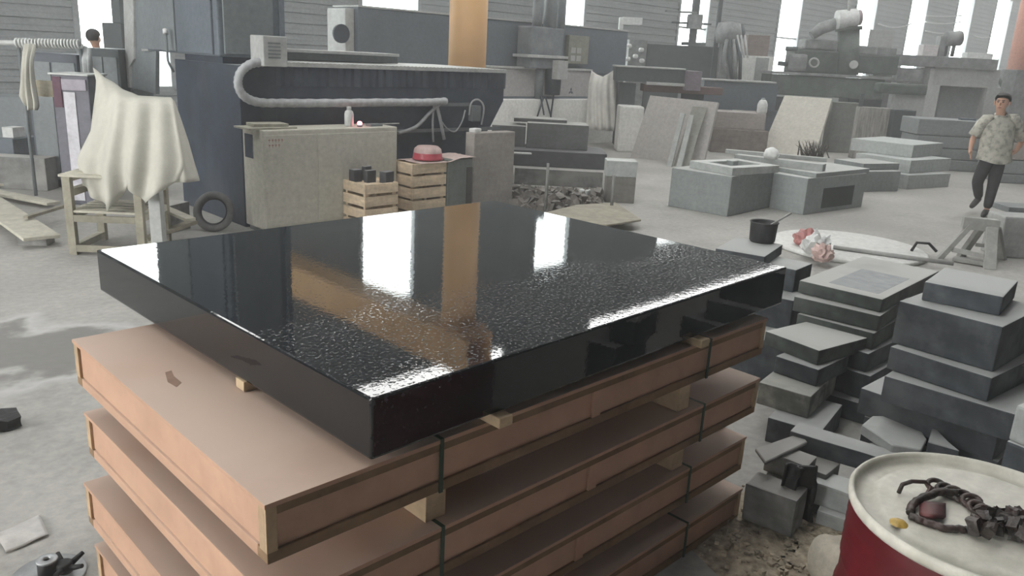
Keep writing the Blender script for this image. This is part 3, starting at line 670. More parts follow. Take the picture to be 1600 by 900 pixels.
# orange painted column and the crane beam it carries
orange = M('orange_paint', (.86, .52, .24), rough=.5, var=.08, scale=1.5, blot=.3, blotcol=(.74, .48, .28), blotscale=.8, rnd=.0, grime=.05)
col_ = WV(731, 60, 9.75)
oc = thing('steel_column', 'round orange column rising behind the navy grinding machine', 'column', (col_.x, 9.75, 0))
MB().cyl((0, 0, .02), (0, 0, 4.80), .292, n=40).build('shaft', orange, oc)
MB().box(-.45, .45, -.45, .45, 0, .02).build('base_plate', greyp, oc)
MB().box(-.36, .36, -.36, .36, 4.80, 4.86).build('cap_plate', orange, oc)
beamz = 4.86
bmx = col_.x
cbm = thing('crane_beam', 'orange crane runway beam high above, running from the column to the back wall', 'beam', (bmx, 9.2, beamz))
MB().box(-.30, .30, 0, 7.2, 0, .03).build('bottom_flange', orange, cbm)
for sx in (-.27, .27): MB().box(sx - .02, sx + .02, 0, 7.2, .03, .62).build('web', orange, cbm)
MB().box(-.30, .30, 0, 7.2, .62, .65).build('top_flange', orange, cbm)
pinko = M('faded_pink_orange_paint', (.55, .27, .20), rough=.6, var=.1, scale=2)
d_ = RAY(1580, 80); c2 = CAM + d_ * (24.5 / (d_.x * S2 + d_.y * S2))
oc2 = thing('steel_column', 'faded pink-orange column behind the walking man', 'column', (c2.x + .22, c2.y - .22, 0))
MB().cyl((0, 0, .03), (0, 0, 6), .30, n=32).build('shaft', pinko, oc2)
MB().box(-.45, .45, -.45, .45, 0, .03).build('base_plate', greyp, oc2)

# ------------------------------------------------------------------ clutter on the left: cloth, trestle, planks, cabinets
clothm = M('off_white_cloth', (.49, .48, .42), rough=.9, var=.07, scale=3, bump=.15, bscale=70, rnd=.0, grime=.08)
DL = 7.0                          # metres ahead of the camera
def AH(x, y, D): d = RAY(x, y); return CAM + d * (D / ((d.x + d.y) * S2))
def drape(name, label, cat, rows, mat, fold=.03, nf=7, nu=36, thick=.006, sm=True):
    # rows: list of polylines (px, py, ahead) from top to bottom, same count
    def cr(P, t):
        t = t * (len(P) - 1); k = min(int(t), len(P) - 2); return P[k].lerp(P[k + 1], t - k)
    R_ = [[AH(*q) for q in r] for r in rows]
    def fn(u, v):
        a = [cr(r, u) for r in R_]; p = cr(a, v)
        return p + Vector((S2, S2, 0)) * (fold * math.sin(u * nf * PI * 2 + 1.3 * math.sin(v * 3)) * (.25 + .75 * v))
    o = tag(MB().grid(fn, nu, 14).build(name, mat), label, cat)
    q = o.modifiers.new('t', 'SOLIDIFY'); q.thickness = thick
    return o
drape('draped_cloth', 'large off-white cloth draped over a stand beside the navy machine', 'cloth',
      [[(145, 106, 7.6), (165, 122, 7.5), (192, 140, 7.4), (215, 150, 7.45), (245, 152, 7.5), (266, 153, 7.5), (272, 158, 7.5)],
       [(150, 130, 7.4), (172, 150, 7.2), (188, 154, 6.95), (215, 156, 6.9), (245, 156, 6.9), (268, 157, 6.9), (277, 175, 7.1)],
       [(140, 205, 7.2), (160, 208, 7.0), (180, 212, 6.85), (212, 214, 6.8), (245, 214, 6.8), (278, 214, 6.8), (292, 222, 7.0)],
       [(117, 250, 7.1), (140, 262, 6.95), (172, 268, 6.8), (205, 262, 6.75), (240, 262, 6.75), (285, 258, 6.75), (301, 256, 6.95)],
       [(128, 290, 7.05), (150, 310, 6.95), (172, 328, 6.85), (200, 290, 6.8), (225, 318, 6.75), (270, 286, 6.72), (311, 283, 6.9)]], clothm, .045, 5, 60)
woodg = M('weathered_wood', (.30, .28, .22), rough=.85, var=.2, scale=5, bump=.08, blot=.4, blotcol=(.18, .16, .12), blotscale=3)
woodl = M('bleached_wood', (.50, .48, .40), rough=.85, var=.15, scale=5, bump=.08, blot=.4, blotcol=(.36, .34, .28), blotscale=3)
# open timber stand
n0 = G(108, 398); r0 = G(208, 402); ax = (r0 - n0).normalized(); ay = Vector((-ax.y, ax.x, 0)); rz = math.atan2(ax.y, ax.x)
st = thing('timber_stand', 'weathered open timber stand with slatted shelves under the draped cloth', 'stand', (n0.x, n0.y, 0), rz)
SL, SD, SH = .66, .62, .69
for x in (0, SL - .06):
    for y in (0, SD - .06): MB().box(x, x + .07, y, y + .06, .0, SH, .004).build('post', woodg, st)
for z in (.03, .32, .52, SH - .04):
    MB().box(0, .07, .06, SD - .06, z, z + .06, .004).build('side_rail', woodl, st); MB().box(SL - .06, SL + .01, .06, SD - .06, z, z + .06, .004).build('side_rail', woodl, st)
for z in (.03, .30): MB().box(.07, SL - .06, 0, .03, z, z + .06, .004).build('front_rail', woodg, st)
for k in range(5):
    y = .01 + k * .12; MB().box(-.03, SL + .02, y, y + .10, SH, SH + .022, .003).build('top_board', woodl, st)
    MB().box(.02, SL - .02, y, y + .09, .38, .40, .003).build('shelf_board', woodl, st)
pp = G(199, 404)
solid('square_post', 'pale grey square post standing under the draped cloth', 'post', MB().box(-.05, .05, -.05, .05, 0, .66, .005), lightg, (pp.x + .24, pp.y - .12, 0), rz)
# boxes under the cloth
q = G(235, 372); bar('grey stone block on the floor under the cloth hem', q.x + .32, q.y + .25, 0, .30, .2, .28, offcut, 'stone_block', 'stone block', .5)
a_, b_ = G(215, 378, .05), G(293, 350, .18)
solid('timber_plank', 'sloping timber plank on the floor under the cloth, towards the navy machine', 'plank', MB().beam((0, 0, 0), (b_ - a_), .12, .035, bev=.004), woodg, a_ + Vector((.1, .05, .01)))
a_, b_ = G(232, 326, .34), G(275, 345, .30)
solid('broken_board', 'broken pale board lying below the hem of the draped cloth', 'board', MB().beam((0, 0, 0), (b_ - a_), .10, .03, bev=.004), woodl, a_ + Vector((.22, .2, -.05)))
# tyre ring leaning at the pedestal
tp = G(333, 364); ty = thing('rubber_tyre', 'dusty rubber tyre leaning against the foot of the navy machine', 'tyre', (tp.x + .02, tp.y + .05, 0))
R_t, rr = .175, .035
axu = CR.copy(); axu.z = 0; axu.normalize(); axz = Vector((.22, .22, .95)).normalized(); cen = Vector((0, 0, 0)) + axz * (R_t) + Vector((0, 0, rr))
mb = MB(); mb.tube([cen + axu * (R_t * math.cos(t)) + axz * (R_t * math.sin(t)) for t in [2 * PI * i / 40 for i in range(40)]], rr, 10, True); mb.build('tread', M('dusty_rubber', (.12, .12, .12), rough=.85, var=.3, blot=.5, blotcol=(.26, .26, .25)), ty)
mb = MB(); mb.tube([cen + axu * ((R_t - .04) * math.cos(t)) + axz * ((R_t - .04) * math.sin(t)) for t in [2 * PI * i / 40 for i in range(40)]], .013, 8, True); mb.build('bead', blackm, ty)
# planks on the floor at the left edge
def plank(label, a, b, za, zb, wd, mat=woodl, t=.03, name='timber_plank'):
    A, B = G(*a, za), G(*b, zb)
    return solid(name, label, 'plank', MB().beam((0, 0, 0), B - A, wd, t, bev=.004), mat, A)
plank('wide pale plank running out from under the timber stand to the left edge', (66, 372), (-40, 300), .10, .10, .30)
plank('pale plank lying behind the wide plank at the left edge', (84, 318), (-30, 296), .06, .06, .16)
plank('dark narrow batten on the planks at the left edge', (40, 340), (100, 322), .145, .145, .05, woodg)
plank('long pale plank behind, reaching the left frame edge', (80, 282), (-30, 290), .05, .05, .14)
bar('squat grey block supporting the near end of the wide plank', G(62, 384).x, G(62, 384).y + .1, 0, .26, .16, .083, offcut, 'stone_block', 'stone block', -.7)
# low grey box behind the planks
a_, b_ = AH(0, 300, 9.4), AH(72, 243, 9.4)
def fbox(name, label, cat, px0, py0, px1, py1, D, dep, mat, bev=.01, z0=0., parts=None):
    # an upright box facing the camera squarely; returns its thing
    A, B = AH(px0, (py0 + py1) / 2, D), AH(px1, (py0 + py1) / 2, D); zt = AH((px0 + px1) / 2, py0, D).z
    ax_ = (B - A); ax_.z = 0; w_ = ax_.length; rz_ = math.atan2(ax_.y, ax_.x)
    if parts is None: return solid(name, label, cat, MB().box(0, w_, 0, dep, 0, zt - z0, bev), mat, (A.x, A.y, z0), rz_)
    t = thing(name, label, cat, (A.x, A.y, z0), rz_); MB().box(0, w_, 0, dep, 0, zt - z0, bev).build('body', mat, t)
    parts(t, w_, dep, zt - z0); return t
fbox('grey_bin', 'low grey concrete tank at the left frame edge behind the planks', 'tank', -40, 245, 72, 300, 9.7, .25, offcut)
def p_cab(t, w_, d_, h):
    MB().box(.03, w_ * .48, -.012, .002, .1, h - .1, .004).build('door', greyp, t); MB().box(w_ * .52, w_ - .03, -.012, .002, .1, h - .1, .004).build('door', greyp, t)
dkc = M('dark_teal_paint', (.05, .065, .07), rough=.5, var=.15, scale=3)
fbox('machine_cabinet', 'dark teal machine cabinet left of the grey upright post', 'cabinet', 142, 76, 192, 250, 10.2, .5, dkc, parts=p_cab)
fbox('machine_cabinet', 'dark blue machine cabinet behind the hanging cream overalls', 'cabinet', 47, 84, 127, 250, 10.0, .6, M('dark_blue_paint', (.05, .062, .085), rough=.5, var=.15, scale=3), parts=p_cab)
def p_pur(t, w_, d_, h):
    MB().box(w_ * .30, w_ * .62, -.012, .002, .05, h - .18, .004).build('white_panel', M('pale_lilac_panel', (.52, .51, .55), rough=.5), t)
    MB().box(w_ * .28, w_ * .95, -.02, .002, h - .16, h - .04, .004).build('control_panel', M('lilac_grey_panel', (.30, .27, .32), rough=.5), t)
    MB().box(.01, w_ * .26, -.014, .002, h - .35, h - .02, .004).build('red_cover', M('maroon_cloth', (.14, .07, .10), rough=.9), t)
    MB().box(-.02, w_ + .02, -.03, d_, h, h + .02, .004).build('top_plate', lightg, t)
fbox('control_cabinet', 'tall lilac-grey control cabinet behind the draped cloth', 'cabinet', 86, 118, 142, 235, 9.0, .4, M('dark_lilac_grey', (.11, .11, .14), rough=.5, var=.15), parts=p_pur)
fbox('notice_board', 'cream card with brown stains propped beside the overalls', 'card', 53, 126, 90, 151, 9.35, .02, M('stained_cream_card', (.56, .52, .40), rough=.8, blot=.6, blotcol=(.34, .25, .12), blotscale=7), .002, z0=AH(70, 151, 9.35).z)
drape('hanging_overalls', 'cream work overalls hanging from the pipe at the far left', 'overalls',
      [[(38, 65, 9.43), (45, 65, 9.44), (54, 66, 9.45)], [(36, 71, 9.33), (45, 70, 9.33), (56, 74, 9.33)], [(33, 95, 9.2), (42, 96, 9.1), (50, 98, 9.15)], [(31, 130, 9.15), (41, 132, 9.1), (54, 132, 9.15)], [(28, 152, 9.15), (44, 155, 9.1), (60, 165, 9.15)], [(36, 154, 9.15), (44, 172, 9.1), (58, 172, 9.15)]], clothm, .03, 3, 24)
drape('hanging_cloth', 'grey-white cloth hanging between the two dark machine cabinets', 'cloth',
      [[(124, 72, 9.7), (133, 72, 9.7), (142, 76, 9.7)], [(126, 95, 9.65), (134, 95, 9.6), (143, 97, 9.65)], [(128, 118, 9.65), (136, 122, 9.6), (143, 124, 9.65)]], M('grey_white_cloth', (.44, .46, .46), rough=.9), .03, 2, 16)
A, B = AH(-20, 66, 9.25), AH(126, 69, 9.6)
solid('pipe_rail', 'light grey pipe rail crossing the left edge at head height', 'pipe', MB().tube([(0, 0, 0), B - A], .028, 12), lightg, A)
mb = MB(); pts = []
for i in range(241):
    t = .30 + .7 * i / 240; p = (B - A) * t; an = i * 2 * PI / 12
    pts.append(p + Vector((0, 0, 1)) * (.045 * math.sin(an)) + Vector((S2, S2, 0)) * (.045 * math.cos(an)))
mb.tube(pts, .012, 5); solid('rope_coil', 'pale rope wound in a spiral round the pipe rail', 'rope', mb, whitep, A)
pa = A.xy.to_3d(); 
for k, (x, lb) in enumerate(((.30, 'thin grey stand post carrying the pipe rail near the overalls'), (.97, 'thin grey stand post carrying the right end of the pipe rail'))):
    p = A + (B - A) * x; solid('rail_post', lb, 'post', MB().cyl((0, 0, 0), (0, 0, p.z - .03), .02, n=10), greyp, (p.x + .03, p.y + .03, 0))
# grey machinery far left behind the overalls
fbox('lathe_machine', 'hazy grey machine base at the far left behind the planks', 'machine', -60, 150, 45, 250, 11.2, .6, greyp, .03)
bar('small white box on the grey machine at the far left', AH(22, 212, 10.45).x, AH(22, 212, 10.45).y, AH(22, 214, 10.45).z, .20, .16, .13, whitep, 'white_box', 'box', .6)
x_, y_ = AH(22, 212, 10.45).x, AH(22, 212, 10.45).y
solid('bracket_stand', 'dark bracket stand carrying the small white box at the far left', 'stand', MB().box(-.2, .3, -.15, .12, 0, AH(22, 214, 10.45).z - .001, .01), greyb, (x_, y_, 0), .6)
# dark stepped machine silhouetted in the first window
fbox('tall_cabinet', 'tall dark stepped cabinet silhouetted against the leftmost window', 'cabinet', 166, 36, 196, 200, 13.5, .6, dkc, parts=lambda t, w_, d_, h: MB().box(w_ * .55, w_, 0, d_, h, h + 1.6, .01).build('upper_stage', dkc, t))

# ------------------------------------------------------------------ second grinding machine, middle distance
def pbeam(mb, a, b, w_, h_, bev=0.): return mb.beam(AH(*a), AH(*b), w_, h_, bev=bev)
dust_white = M('white_stone_dust', (.84, .84, .81), rough=.95, var=.12, scale=2, bump=.1, blot=.4, blotcol=(.70, .70, .67), blotscale=1)
V2 = 12.6
x0 = WV(560, 40, V2).x; x1 = WV(981, 60, V2).x; zt = WV(770, 30, V2).z
g2 = thing('gantry_machine', 'navy gantry machine with a vertical grinding head, right of the orange column', 'machine', (x0, V2, 0))
T(MB().box(x0, x1, V2, V2 + .8, WV(900, 114, V2).z, zt, .02), g2).build('crossbeam', greyb, g2)
T(MB().box(x0 - .01, x1 + .01, V2 - .02, V2 + .82, zt, zt + .03), g2).build('top_rail', lightg, g2)
for x in (x0 + .1, x1 - .75): T(MB().box(x, x + .6, V2 + .05, V2 + .75, 0, WV(900, 106, V2).z + .02, .02), g2).build('leg', greyb, g2)
a = WV(545, 84, V2); b = WV(562, 14, V2)
T(MB().box(a.x, x0 - .015, V2 + .1, V2 + .7, a.z, b.z, .02), g2).build('end_housing', lightg, g2)
T(MB().cyl((x0 - .3, V2 + .06, (a.z + b.z) / 2 - .05), (x0 - .3, V2 + .12, (a.z + b.z) / 2 - .05), .16, n=20), g2).build('hand_wheel', navy, g2)
ha, hb = WV(822, 150, V2 - .5), WV(884, 150, V2 - .5)
zb = WV(850, 100, V2 - .5).z
hm = M('dusty_machine_head', (.15, .165, .18), rough=.7, var=.25, scale=4, blot=.4, blotcol=(.27, .28, .28), blotscale=2.5, bump=.1)
T(MB().box(ha.x, hb.x, V2 - .5, V2 - .03, zb + .12, zb + .18, .01), g2).build('head_flange', lightg, g2)
hd = T(MB().box(ha.x + .12, hb.x - .12, V2 - .45, V2 - .03, zb - .1, WV(850, 42, V2 - .5).z, .03), g2).build('carriage', hm, g2)
for k, (px_, w_, t_) in enumerate(((838, .11, 3.5), (858, .15, 3.9), (875, .10, 3.3))):
    p = WV(px_, 60, V2 - .3); T(MB().cyl((p.x, V2 - .3, zb + .3), (p.x, V2 - .3, t_), w_, w_ * .9, 16), g2).build('motor', hm if k != 1 else greyp, g2)
p = WV(862, 120, V2 - .3)
T(MB().cyl((p.x, V2 - .35, WV(862, 148, V2 - .35).z), (p.x, V2 - .35, zb - .05), .17, .19, 20), g2).build('spindle', navy, g2)
p = WV(843, 120, V2 - .3)
T(MB().cyl((p.x, V2 - .3, WV(843, 155, V2 - .35).z), (p.x, V2 - .3, zb - .05), .09, .10, 14), g2).build('spindle', hm, g2)
a, b = WV(866, 124, V2 - .6), WV(884, 95, V2 - .6)
T(MB().box(a.x, b.x, V2 - .68, V2 - .52, a.z, b.z, .01), g2).build('terminal_box', lightg, g2)
for q0, q1 in (((850, 150), (838, 187)), ((852, 150), (862, 186)), ((868, 125), (860, 186)), ((845, 150), (850, 180))):
    T(MB().cyl(WV(*q0, V2 - .45), WV(*q1, V2 - .5), .018, n=8), g2).build('rod', navy, g2)
a, b = WV(882, 99, V2 - .02), WV(916, 57, V2 - .02)
pn = T(MB().box(a.x, b.x, V2 - .12, V2 - .001, a.z, b.z, .01), g2).build('control_panel', M('khaki_panel', (.26, .26, .21), rough=.6), g2)
for i in range(2):
    for j in range(2):
        xx = a.x + .08 + i * .19; zz = a.z + .06 + j * .17
        T(MB().box(xx, xx + .15, V2 - .128, V2 - .118, zz, zz + .12), g2).build('key_plate', lightg, pn)
# its pale bed, with the three-diamond mark
a, b = WV(796, 152, V2 - .25), WV(918, 111, V2 - .25)
lb = thing('machine_bed', 'pale grey machine bed marked with a dark three-diamond emblem', 'machine bed', (a.x, V2 - .3, 0))
T(MB().box(a.x - 1.0, b.x + .1, V2 - .25, V2 - .02, a.z + .02, b.z, .01), lb).build('apron', M('pinkish_grey_panel', (.40, .385, .385), rough=.6, var=.06), lb)
T(MB().box(a.x - 1.0, b.x + .15, V2 - .28, V2 - .02, b.z, b.z + .04, .006), lb).build('top_rail', lightg, lb)
T(MB().box(a.x - 1.0, b.x + .1, V2 - .24, V2 - .03, a.z - .03, a.z + .02), lb).build('lower_rail', greyb, lb)
T(MB().box(a.x - 1.4, b.x + 1.6, V2 - .42, V2 - .03, 0, a.z - .03, .02), lb).build('plinth', dust_white, lb)
c = WV(892, 143, V2 - .25); mb = MB(); s = .085
for ang in (90, 210, 330):
    ca, sa = math.cos(math.radians(ang)), math.sin(math.radians(ang)); n_ = (-sa, ca)
    pts = [(0, 0), (ca * s * .5 * 1.7 / 1.7 + n_[0] * s * .29, sa * s * .5 + n_[1] * s * .29), (ca * s, sa * s), (ca * s * .5 - n_[0] * s * .29, sa * s * .5 - n_[1] * s * .29)]
    mb.prism([(c.x + p_[0], c.z + p_[1]) for p_ in pts], V2 - .256, V2 - .2495, 'y')
T(mb, lb).build('emblem', navy, lb)
drape('hanging_coat', 'pale work coat hanging on the end of the gantry machine', 'coat',
      [[(924, 110, 18.6), (932, 116, 18.55), (942, 120, 18.5), (952, 114, 18.55), (962, 108, 18.6)], [(920, 130, 18.5), (930, 132, 18.45), (941, 134, 18.4), (952, 132, 18.45), (963, 128, 18.5)], [(918, 160, 18.5), (930, 162, 18.4), (941, 163, 18.35), (953, 162, 18.4), (964, 160, 18.5)], [(916, 200, 18.45), (930, 203, 18.35), (941, 204, 18.3), (953, 205, 18.35), (967, 204, 18.45)]], M('white_coat_cloth', (.74, .73, .69), rough=.9, grime=.05), .05, 4, 30)
# white sheet over a low object beside the coat
fbox('white_tank', 'white dust-covered tank right of the hanging coat', 'tank', 966, 166, 1004, 240, 17.5, .6, dust_white, .04)
# grey stones stacked in front of the gantry machine
GS = 'grey stones in front of the gantry machine'
def fb(label, *a, mat=None, name='stone_block', cat='stone block', z0=0., bev=.012, group=None):
    o = fbox(name, label, cat, *a[:5], a[5], mat or offcut, bev, z0)
    if group: o['group'] = group
    return o
zA = lambda x, y, D: AH(x, y, D).z
z1, z2 = zA(872, 237, 12.45) + .002, zA(872, 262, 12.45)
ms = M('mid_grey_stone', (.13, .135, .135), rough=.8, var=.15, scale=3, dust=(.34, .345, .33), damt=.9)
fb('grey stone block on the dark slabs before the gantry machine', 823, 194, 919, 236, 12.75, .6, mat=ms, z0=z1, group=GS)
fb('darker stone block left of the grey one, before the gantry machine', 768, 196, 821, 236, 12.85, .6, mat=ms, z0=z1, group=GS)
fb('thin board lying on the grey stone blocks under the grinding head', 803, 186, 886, 193, 13.0, .5, mat=ms, z0=zA(845, 194, 12.75) + .001, bev=.005)
fb('broad dark slab under the grey stone blocks', 796, 237, 948, 262, 12.45, .9, mat=M('dark_slab', (.07, .072, .078), rough=.7, var=.2, dust=(.16, .16, .165), damt=.8), z0=z2, group=GS)
q_ = AH(804, 270, 12.2); solid('stone_block', 'flat slab on the floor under the broad dark slab', 'stone block', MB().box(0, 1.35, 0, 1.0, 0, z2 - .002, .01), offcut, (q_.x, q_.y, 0), -PI / 4, GS)
bar('white block on the left of the broad dark slab', AH(822, 242, 12.2).x - .1, AH(822, 242, 12.2).y, AH(822, 237, 12.45).z + 0., .3, .1, .02, whitep, 'plaster_sheet', 'sheet', -.7)
# rubble
mb = MB(); rnd = random.Random(21)
for i in range(900):
    px_ = rnd.gauss(875, 42); D = rnd.uniform(10.0, 11.6); px_ = min(max(px_, 806), 936)
    q = AH(px_, 300, D); s = rnd.choice((.015, .02, .03, .04, .055)); k = Vector((q.x, q.y, s * .5 + max(0, .16 - abs(D - 10.7) * .2) * rnd.random()))
    st_ = len(mb.bm.verts); mb.box(-s, s * rnd.uniform(.6, 1.3), -s * .8, s, -s * .6, s * .6); mb.bm.verts.ensure_lookup_table()
    e = Euler((rnd.random() * 3, rnd.random() * 3, rnd.random() * 3)).to_matrix()
    for v in list(mb.bm.verts)[st_:]: v.co = e @ (v.co + Vector((rnd.uniform(-s, s), rnd.uniform(-s, s), rnd.uniform(-s, s))) * .35) + k
tag(mb.build('rubble', M('brown_grey_rubble', (.15, .135, .12), rough=.95, var=.5, scale=5, dust=(.25, .24, .22), damt=.6)), 'heap of brown-grey stone rubble between the stone stacks', 'rubble', kind='stuff')
bar('pale stone lump at the right of the rubble heap', AH(915, 285, 10.8).x, AH(915, 285, 10.8).y, 0, .16, .14, .2, pale, 'stone_lump', 'stone lump', .4, bev=.03)
for k, (x, y, lb_) in enumerate(((852, 245, 'left thin iron stake standing in the rubble'), (955, 255, 'right thin iron stake standing near the square pillar'))):
    p = AH(x, 330, 10.0 if k == 0 else 10.1); solid('iron_stake', lb_, 'stake', MB().cyl((0, 0, 0), (.02, .02, .62 if k == 0 else .5), .022, .018, 8), offcut, (p.x, p.y, 0))
pl2 = thing('stone_pillar', 'short square stone pillar with a pale cap right of the rubble', 'pillar', (*AH(948, 285, 11.0).xy, 0), -PI / 4)
MB().box(0, .40, 0, .30, 0, .36, .01).build('shaft', M('brown_grey_stone', (.19, .18, .165), rough=.85, var=.15), pl2)
MB().box(-.02, .40, -.01, .31, .361, .58, .012).build('cap', pale, pl2)
pxprism('thin weathered board lying on low feet behind the granite plate', [(842, 334), (900, 320), (962, 316), (1002, 343), (948, 351)], .12, .022, woodg, 'board', 'board')
p = AH(984, 354, 9.2); bar('small foot block under the right corner of the weathered board', G(968, 345, .05).x, G(968, 345, .05).y, 0, .06, .06, .096, woodg, 'foot_block', 'block')
p = G(900, 338, .05); bar('small foot block under the left side of the weathered board', p.x, p.y, 0, .06, .06, .096, woodg, 'foot_block', 'block')

# ------------------------------------------------------------------ leaning slabs
def leaner(label, bl, br, tr, tl, D, lean, t, mat, name='stone_slab', cat='stone slab'):
    A, B, C_, E_ = G(*bl), G(*br), AH(*tr, D + lean), AH(*tl, D + lean)
    mid = (C_ + E_) / 2; n_ = (B - A).cross(mid - A).normalized()
    def onp(q): d = RAY(*q); return CAM + d * ((A - CAM).dot(n_) / d.dot(n_))
    C_, E_ = onp(tr), onp(tl)
    if n_.dot(CAM - A) < 0: n_ = -n_
    o_ = A.copy(); P = [A - o_, B - o_, C_ - o_, E_ - o_]
    mb = MB(); F_ = [mb.bm.verts.new(p) for p in P]; K = [mb.bm.verts.new(p - n_ * t + (Vector((0, 0, 0)))) for p in P]
    mb.bm.faces.new(F_); mb.bm.faces.new(K[::-1])
    for i in range(4): mb.bm.faces.new((F_[i], K[i], K[(i + 1) % 4], F_[(i + 1) % 4]))
    return solid(name, label, cat, mb, mat, o_)
lean1 = M('pinkish_pale_slab', (.47, .45, .43), rough=.8, var=.06, scale=2, blot=.3, blotcol=(.38, .38, .36), blotscale=1.2)
DD = lambda x, y: (G(x, y).x + G(x, y).y) * S2
leaner('large pale stone slab leaning back behind the rubble', (985, 246), (1098, 259), (1122, 160), (1016, 149), 15.6, .75, .09, lean1)
leaner('dark narrow panel leaning on the right half of the large pale slab', (1052, 259.5), (1076, 262), (1104, 168), (1082, 166), 15.35, .62, .03, M('khaki_grey_panel', (.27, .27, .24), rough=.8))
leaner('left narrow stone strip leaning on the large pale slab', (1041, 260), (1049, 261), (1070, 177), (1063, 176), 15.2, .5, .04, pale)
leaner('right narrow stone strip leaning on the large pale slab', (1056, 262), (1064, 263), (1084, 180), (1077, 179), 15.15, .5, .04, pale)
leaner('pale cream stone slab leaning back with dark dirt at its foot', (1188, 238), (1272, 247), (1300, 154), (1226, 149), 19.0, .8, .12, M('cream_slab', (.52, .50, .44), rough=.8, var=.06, blot=.2, blotcol=(.40, .38, .33)))
# stone racks the slabs lean on
fb('low stone support behind the large pale leaning slab', 1035, 205, 1095, 250, 17.6, .4, mat=offcut, name='stone_support', cat='support')
fb('low stone support behind the cream leaning slab', 1236, 195, 1284, 236, 21.4, .4, mat=offcut, name='stone_support', cat='support')
# scrub at the foot of the cream slab
mb = MB(); rnd = random.Random(8)
for i in range(60):
    q = G(rnd.gauss(1248, 7), 240); q.z = 0; e = Vector((rnd.gauss(0, .12), rnd.gauss(0, .12), rnd.uniform(.12, .42)))
    q += Vector((-.62, -.62, 0)); mb.tube([q, q + e * .6, q + e + Vector((rnd.gauss(0, .05), rnd.gauss(0, .05), 0))], [.018, .012, .004], 4)
tag(mb.build('brushwood', M('dark_twigs', (.07, .06, .05), rough=.9)), 'dark bundle of twigs at the foot of the cream leaning slab', 'twigs', kind='stuff')
bg2 = M('pink_beige_stone', (.36, .325, .305), rough=.85, var=.12, scale=2, blot=.4, blotcol=(.26, .23, .21))
fb('pinkish stone slab lying between the two leaning slabs', 1118, 176, 1196, 205, 18.6, .8, mat=bg2, z0=zA(1156, 203, 18.4) + .002)
fb('brownish stone pile base under the pinkish slab', 1112, 203, 1200, 232, 18.4, 1.0, mat=M('brownish_stone', (.20, .17, .155), rough=.9, var=.25), z0=0)
jg = AH(1190, 176, 18.75); jz = zA(1157, 176, 18.6)
jug = thing('white_jug', 'white plastic jug standing on the pinkish slab between the leaning slabs', 'jug', (jg.x, jg.y, jz))
MB().lathe([(0, 0), (.10, 0), (.115, .03), (.115, .2), (.08, .28), (.04, .31), (0, .31)], 16, cap=False).build('body', whitep, jug)
MB().lathe([(.045, .305), (.045, .34), (0, .345)], 12, cap=False).build('cap', greyp, jug)

# ------------------------------------------------------------------ stone tank group in the middle right
gt = M('grey_green_tank_stone', (.27, .295, .29), rough=.8, var=.1, scale=3, bump=.06, blot=.35, blotcol=(.20, .22, .22), blotscale=1.4, dust=(.50, .51, .49), damt=.8)
GT = 'stones of the grey tank group'
block('large grey-green stone tank block with a square ring on top', (1050, 262), (1144, 276), (1221, 267), .53, .529, gt, group=GT, bev=.01)
n_, rz_, l_, d_ = frame3((1078, 252), (1145, 264), (1206, 258), .62)
rg_ = thing('stone_ring', 'square white-rimmed stone ring on the large grey-green tank block', 'stone ring', (n_.x, n_.y, .531), rz_)
h_ = .10; w_ = .17
for i, (xa, xb, ya, yb) in enumerate(((0, l_, -w_, 0), (0, l_, -d_, -d_ + w_), (0, w_, -d_ + w_, -w_), (l_ - w_, l_, -d_ + w_, -w_))): MB().box(xa, xb, ya, yb, 0, h_, .006).build('ring_side', pale, rg_)
block('small stone cube standing inside the square stone ring', (1135, 250), (1146, 252), .10, .64, .108, gt, bev=.008)
TK2 = block('second grey tank block to the right, half open, its hollow painted dark', (1209, 270), (1263, 279), (1322, 266), .50, .499, gt, group=GT, bev=.01)
n_, rz_, l_, d_ = frame3((1209, 270), (1263, 279), (1322, 266), .50)
MB().box(-.006, .004, -d_ + .3, -.42, .06, .34, .004).build('hollow', M('hollow_shade_paint', (.035, .045, .04), rough=.7), TK2)  # thin flat plate, the shade of the opening is put into its colour
block('flat grey slab on the second tank block', (1206, 260), (1276, 271), (1318, 258), .56, .058, gt, group=GT)
plank('long pale stone beam lying across the tank blocks', (1150, 246), (1288, 262), .612, .612, .16, pale, .10, 'stone_beam')
plank('thin pale stone strip lying behind the long beam on the tanks', (1134, 236), (1292, 250), .592, .592, .10, pale, .06, 'stone_strip')
q = G(1204, 236, .70); mb = MB().lathe([(0, 0), (.09, 0), (.11, .05), (.08, .12), (.03, .15), (0, .16)], 14, cap=False); mb.rough(.02, 0, 14, 4)
solid('plastic_bag', 'small white plastic bag on the stone beams of the tank group', 'bag', mb, whitep, (G(1204, 247, .665).x, G(1204, 247, .665).y, .663))
block('grey block beside the right end of the tank group', (1294, 258), (1344, 268), (1370, 262), .34, .339, gt, group=GT)
block('flat grey slab on the block at the right end of the tank group', (1304, 248), (1350, 256), (1367, 250), .45, .108, gt, group=GT)
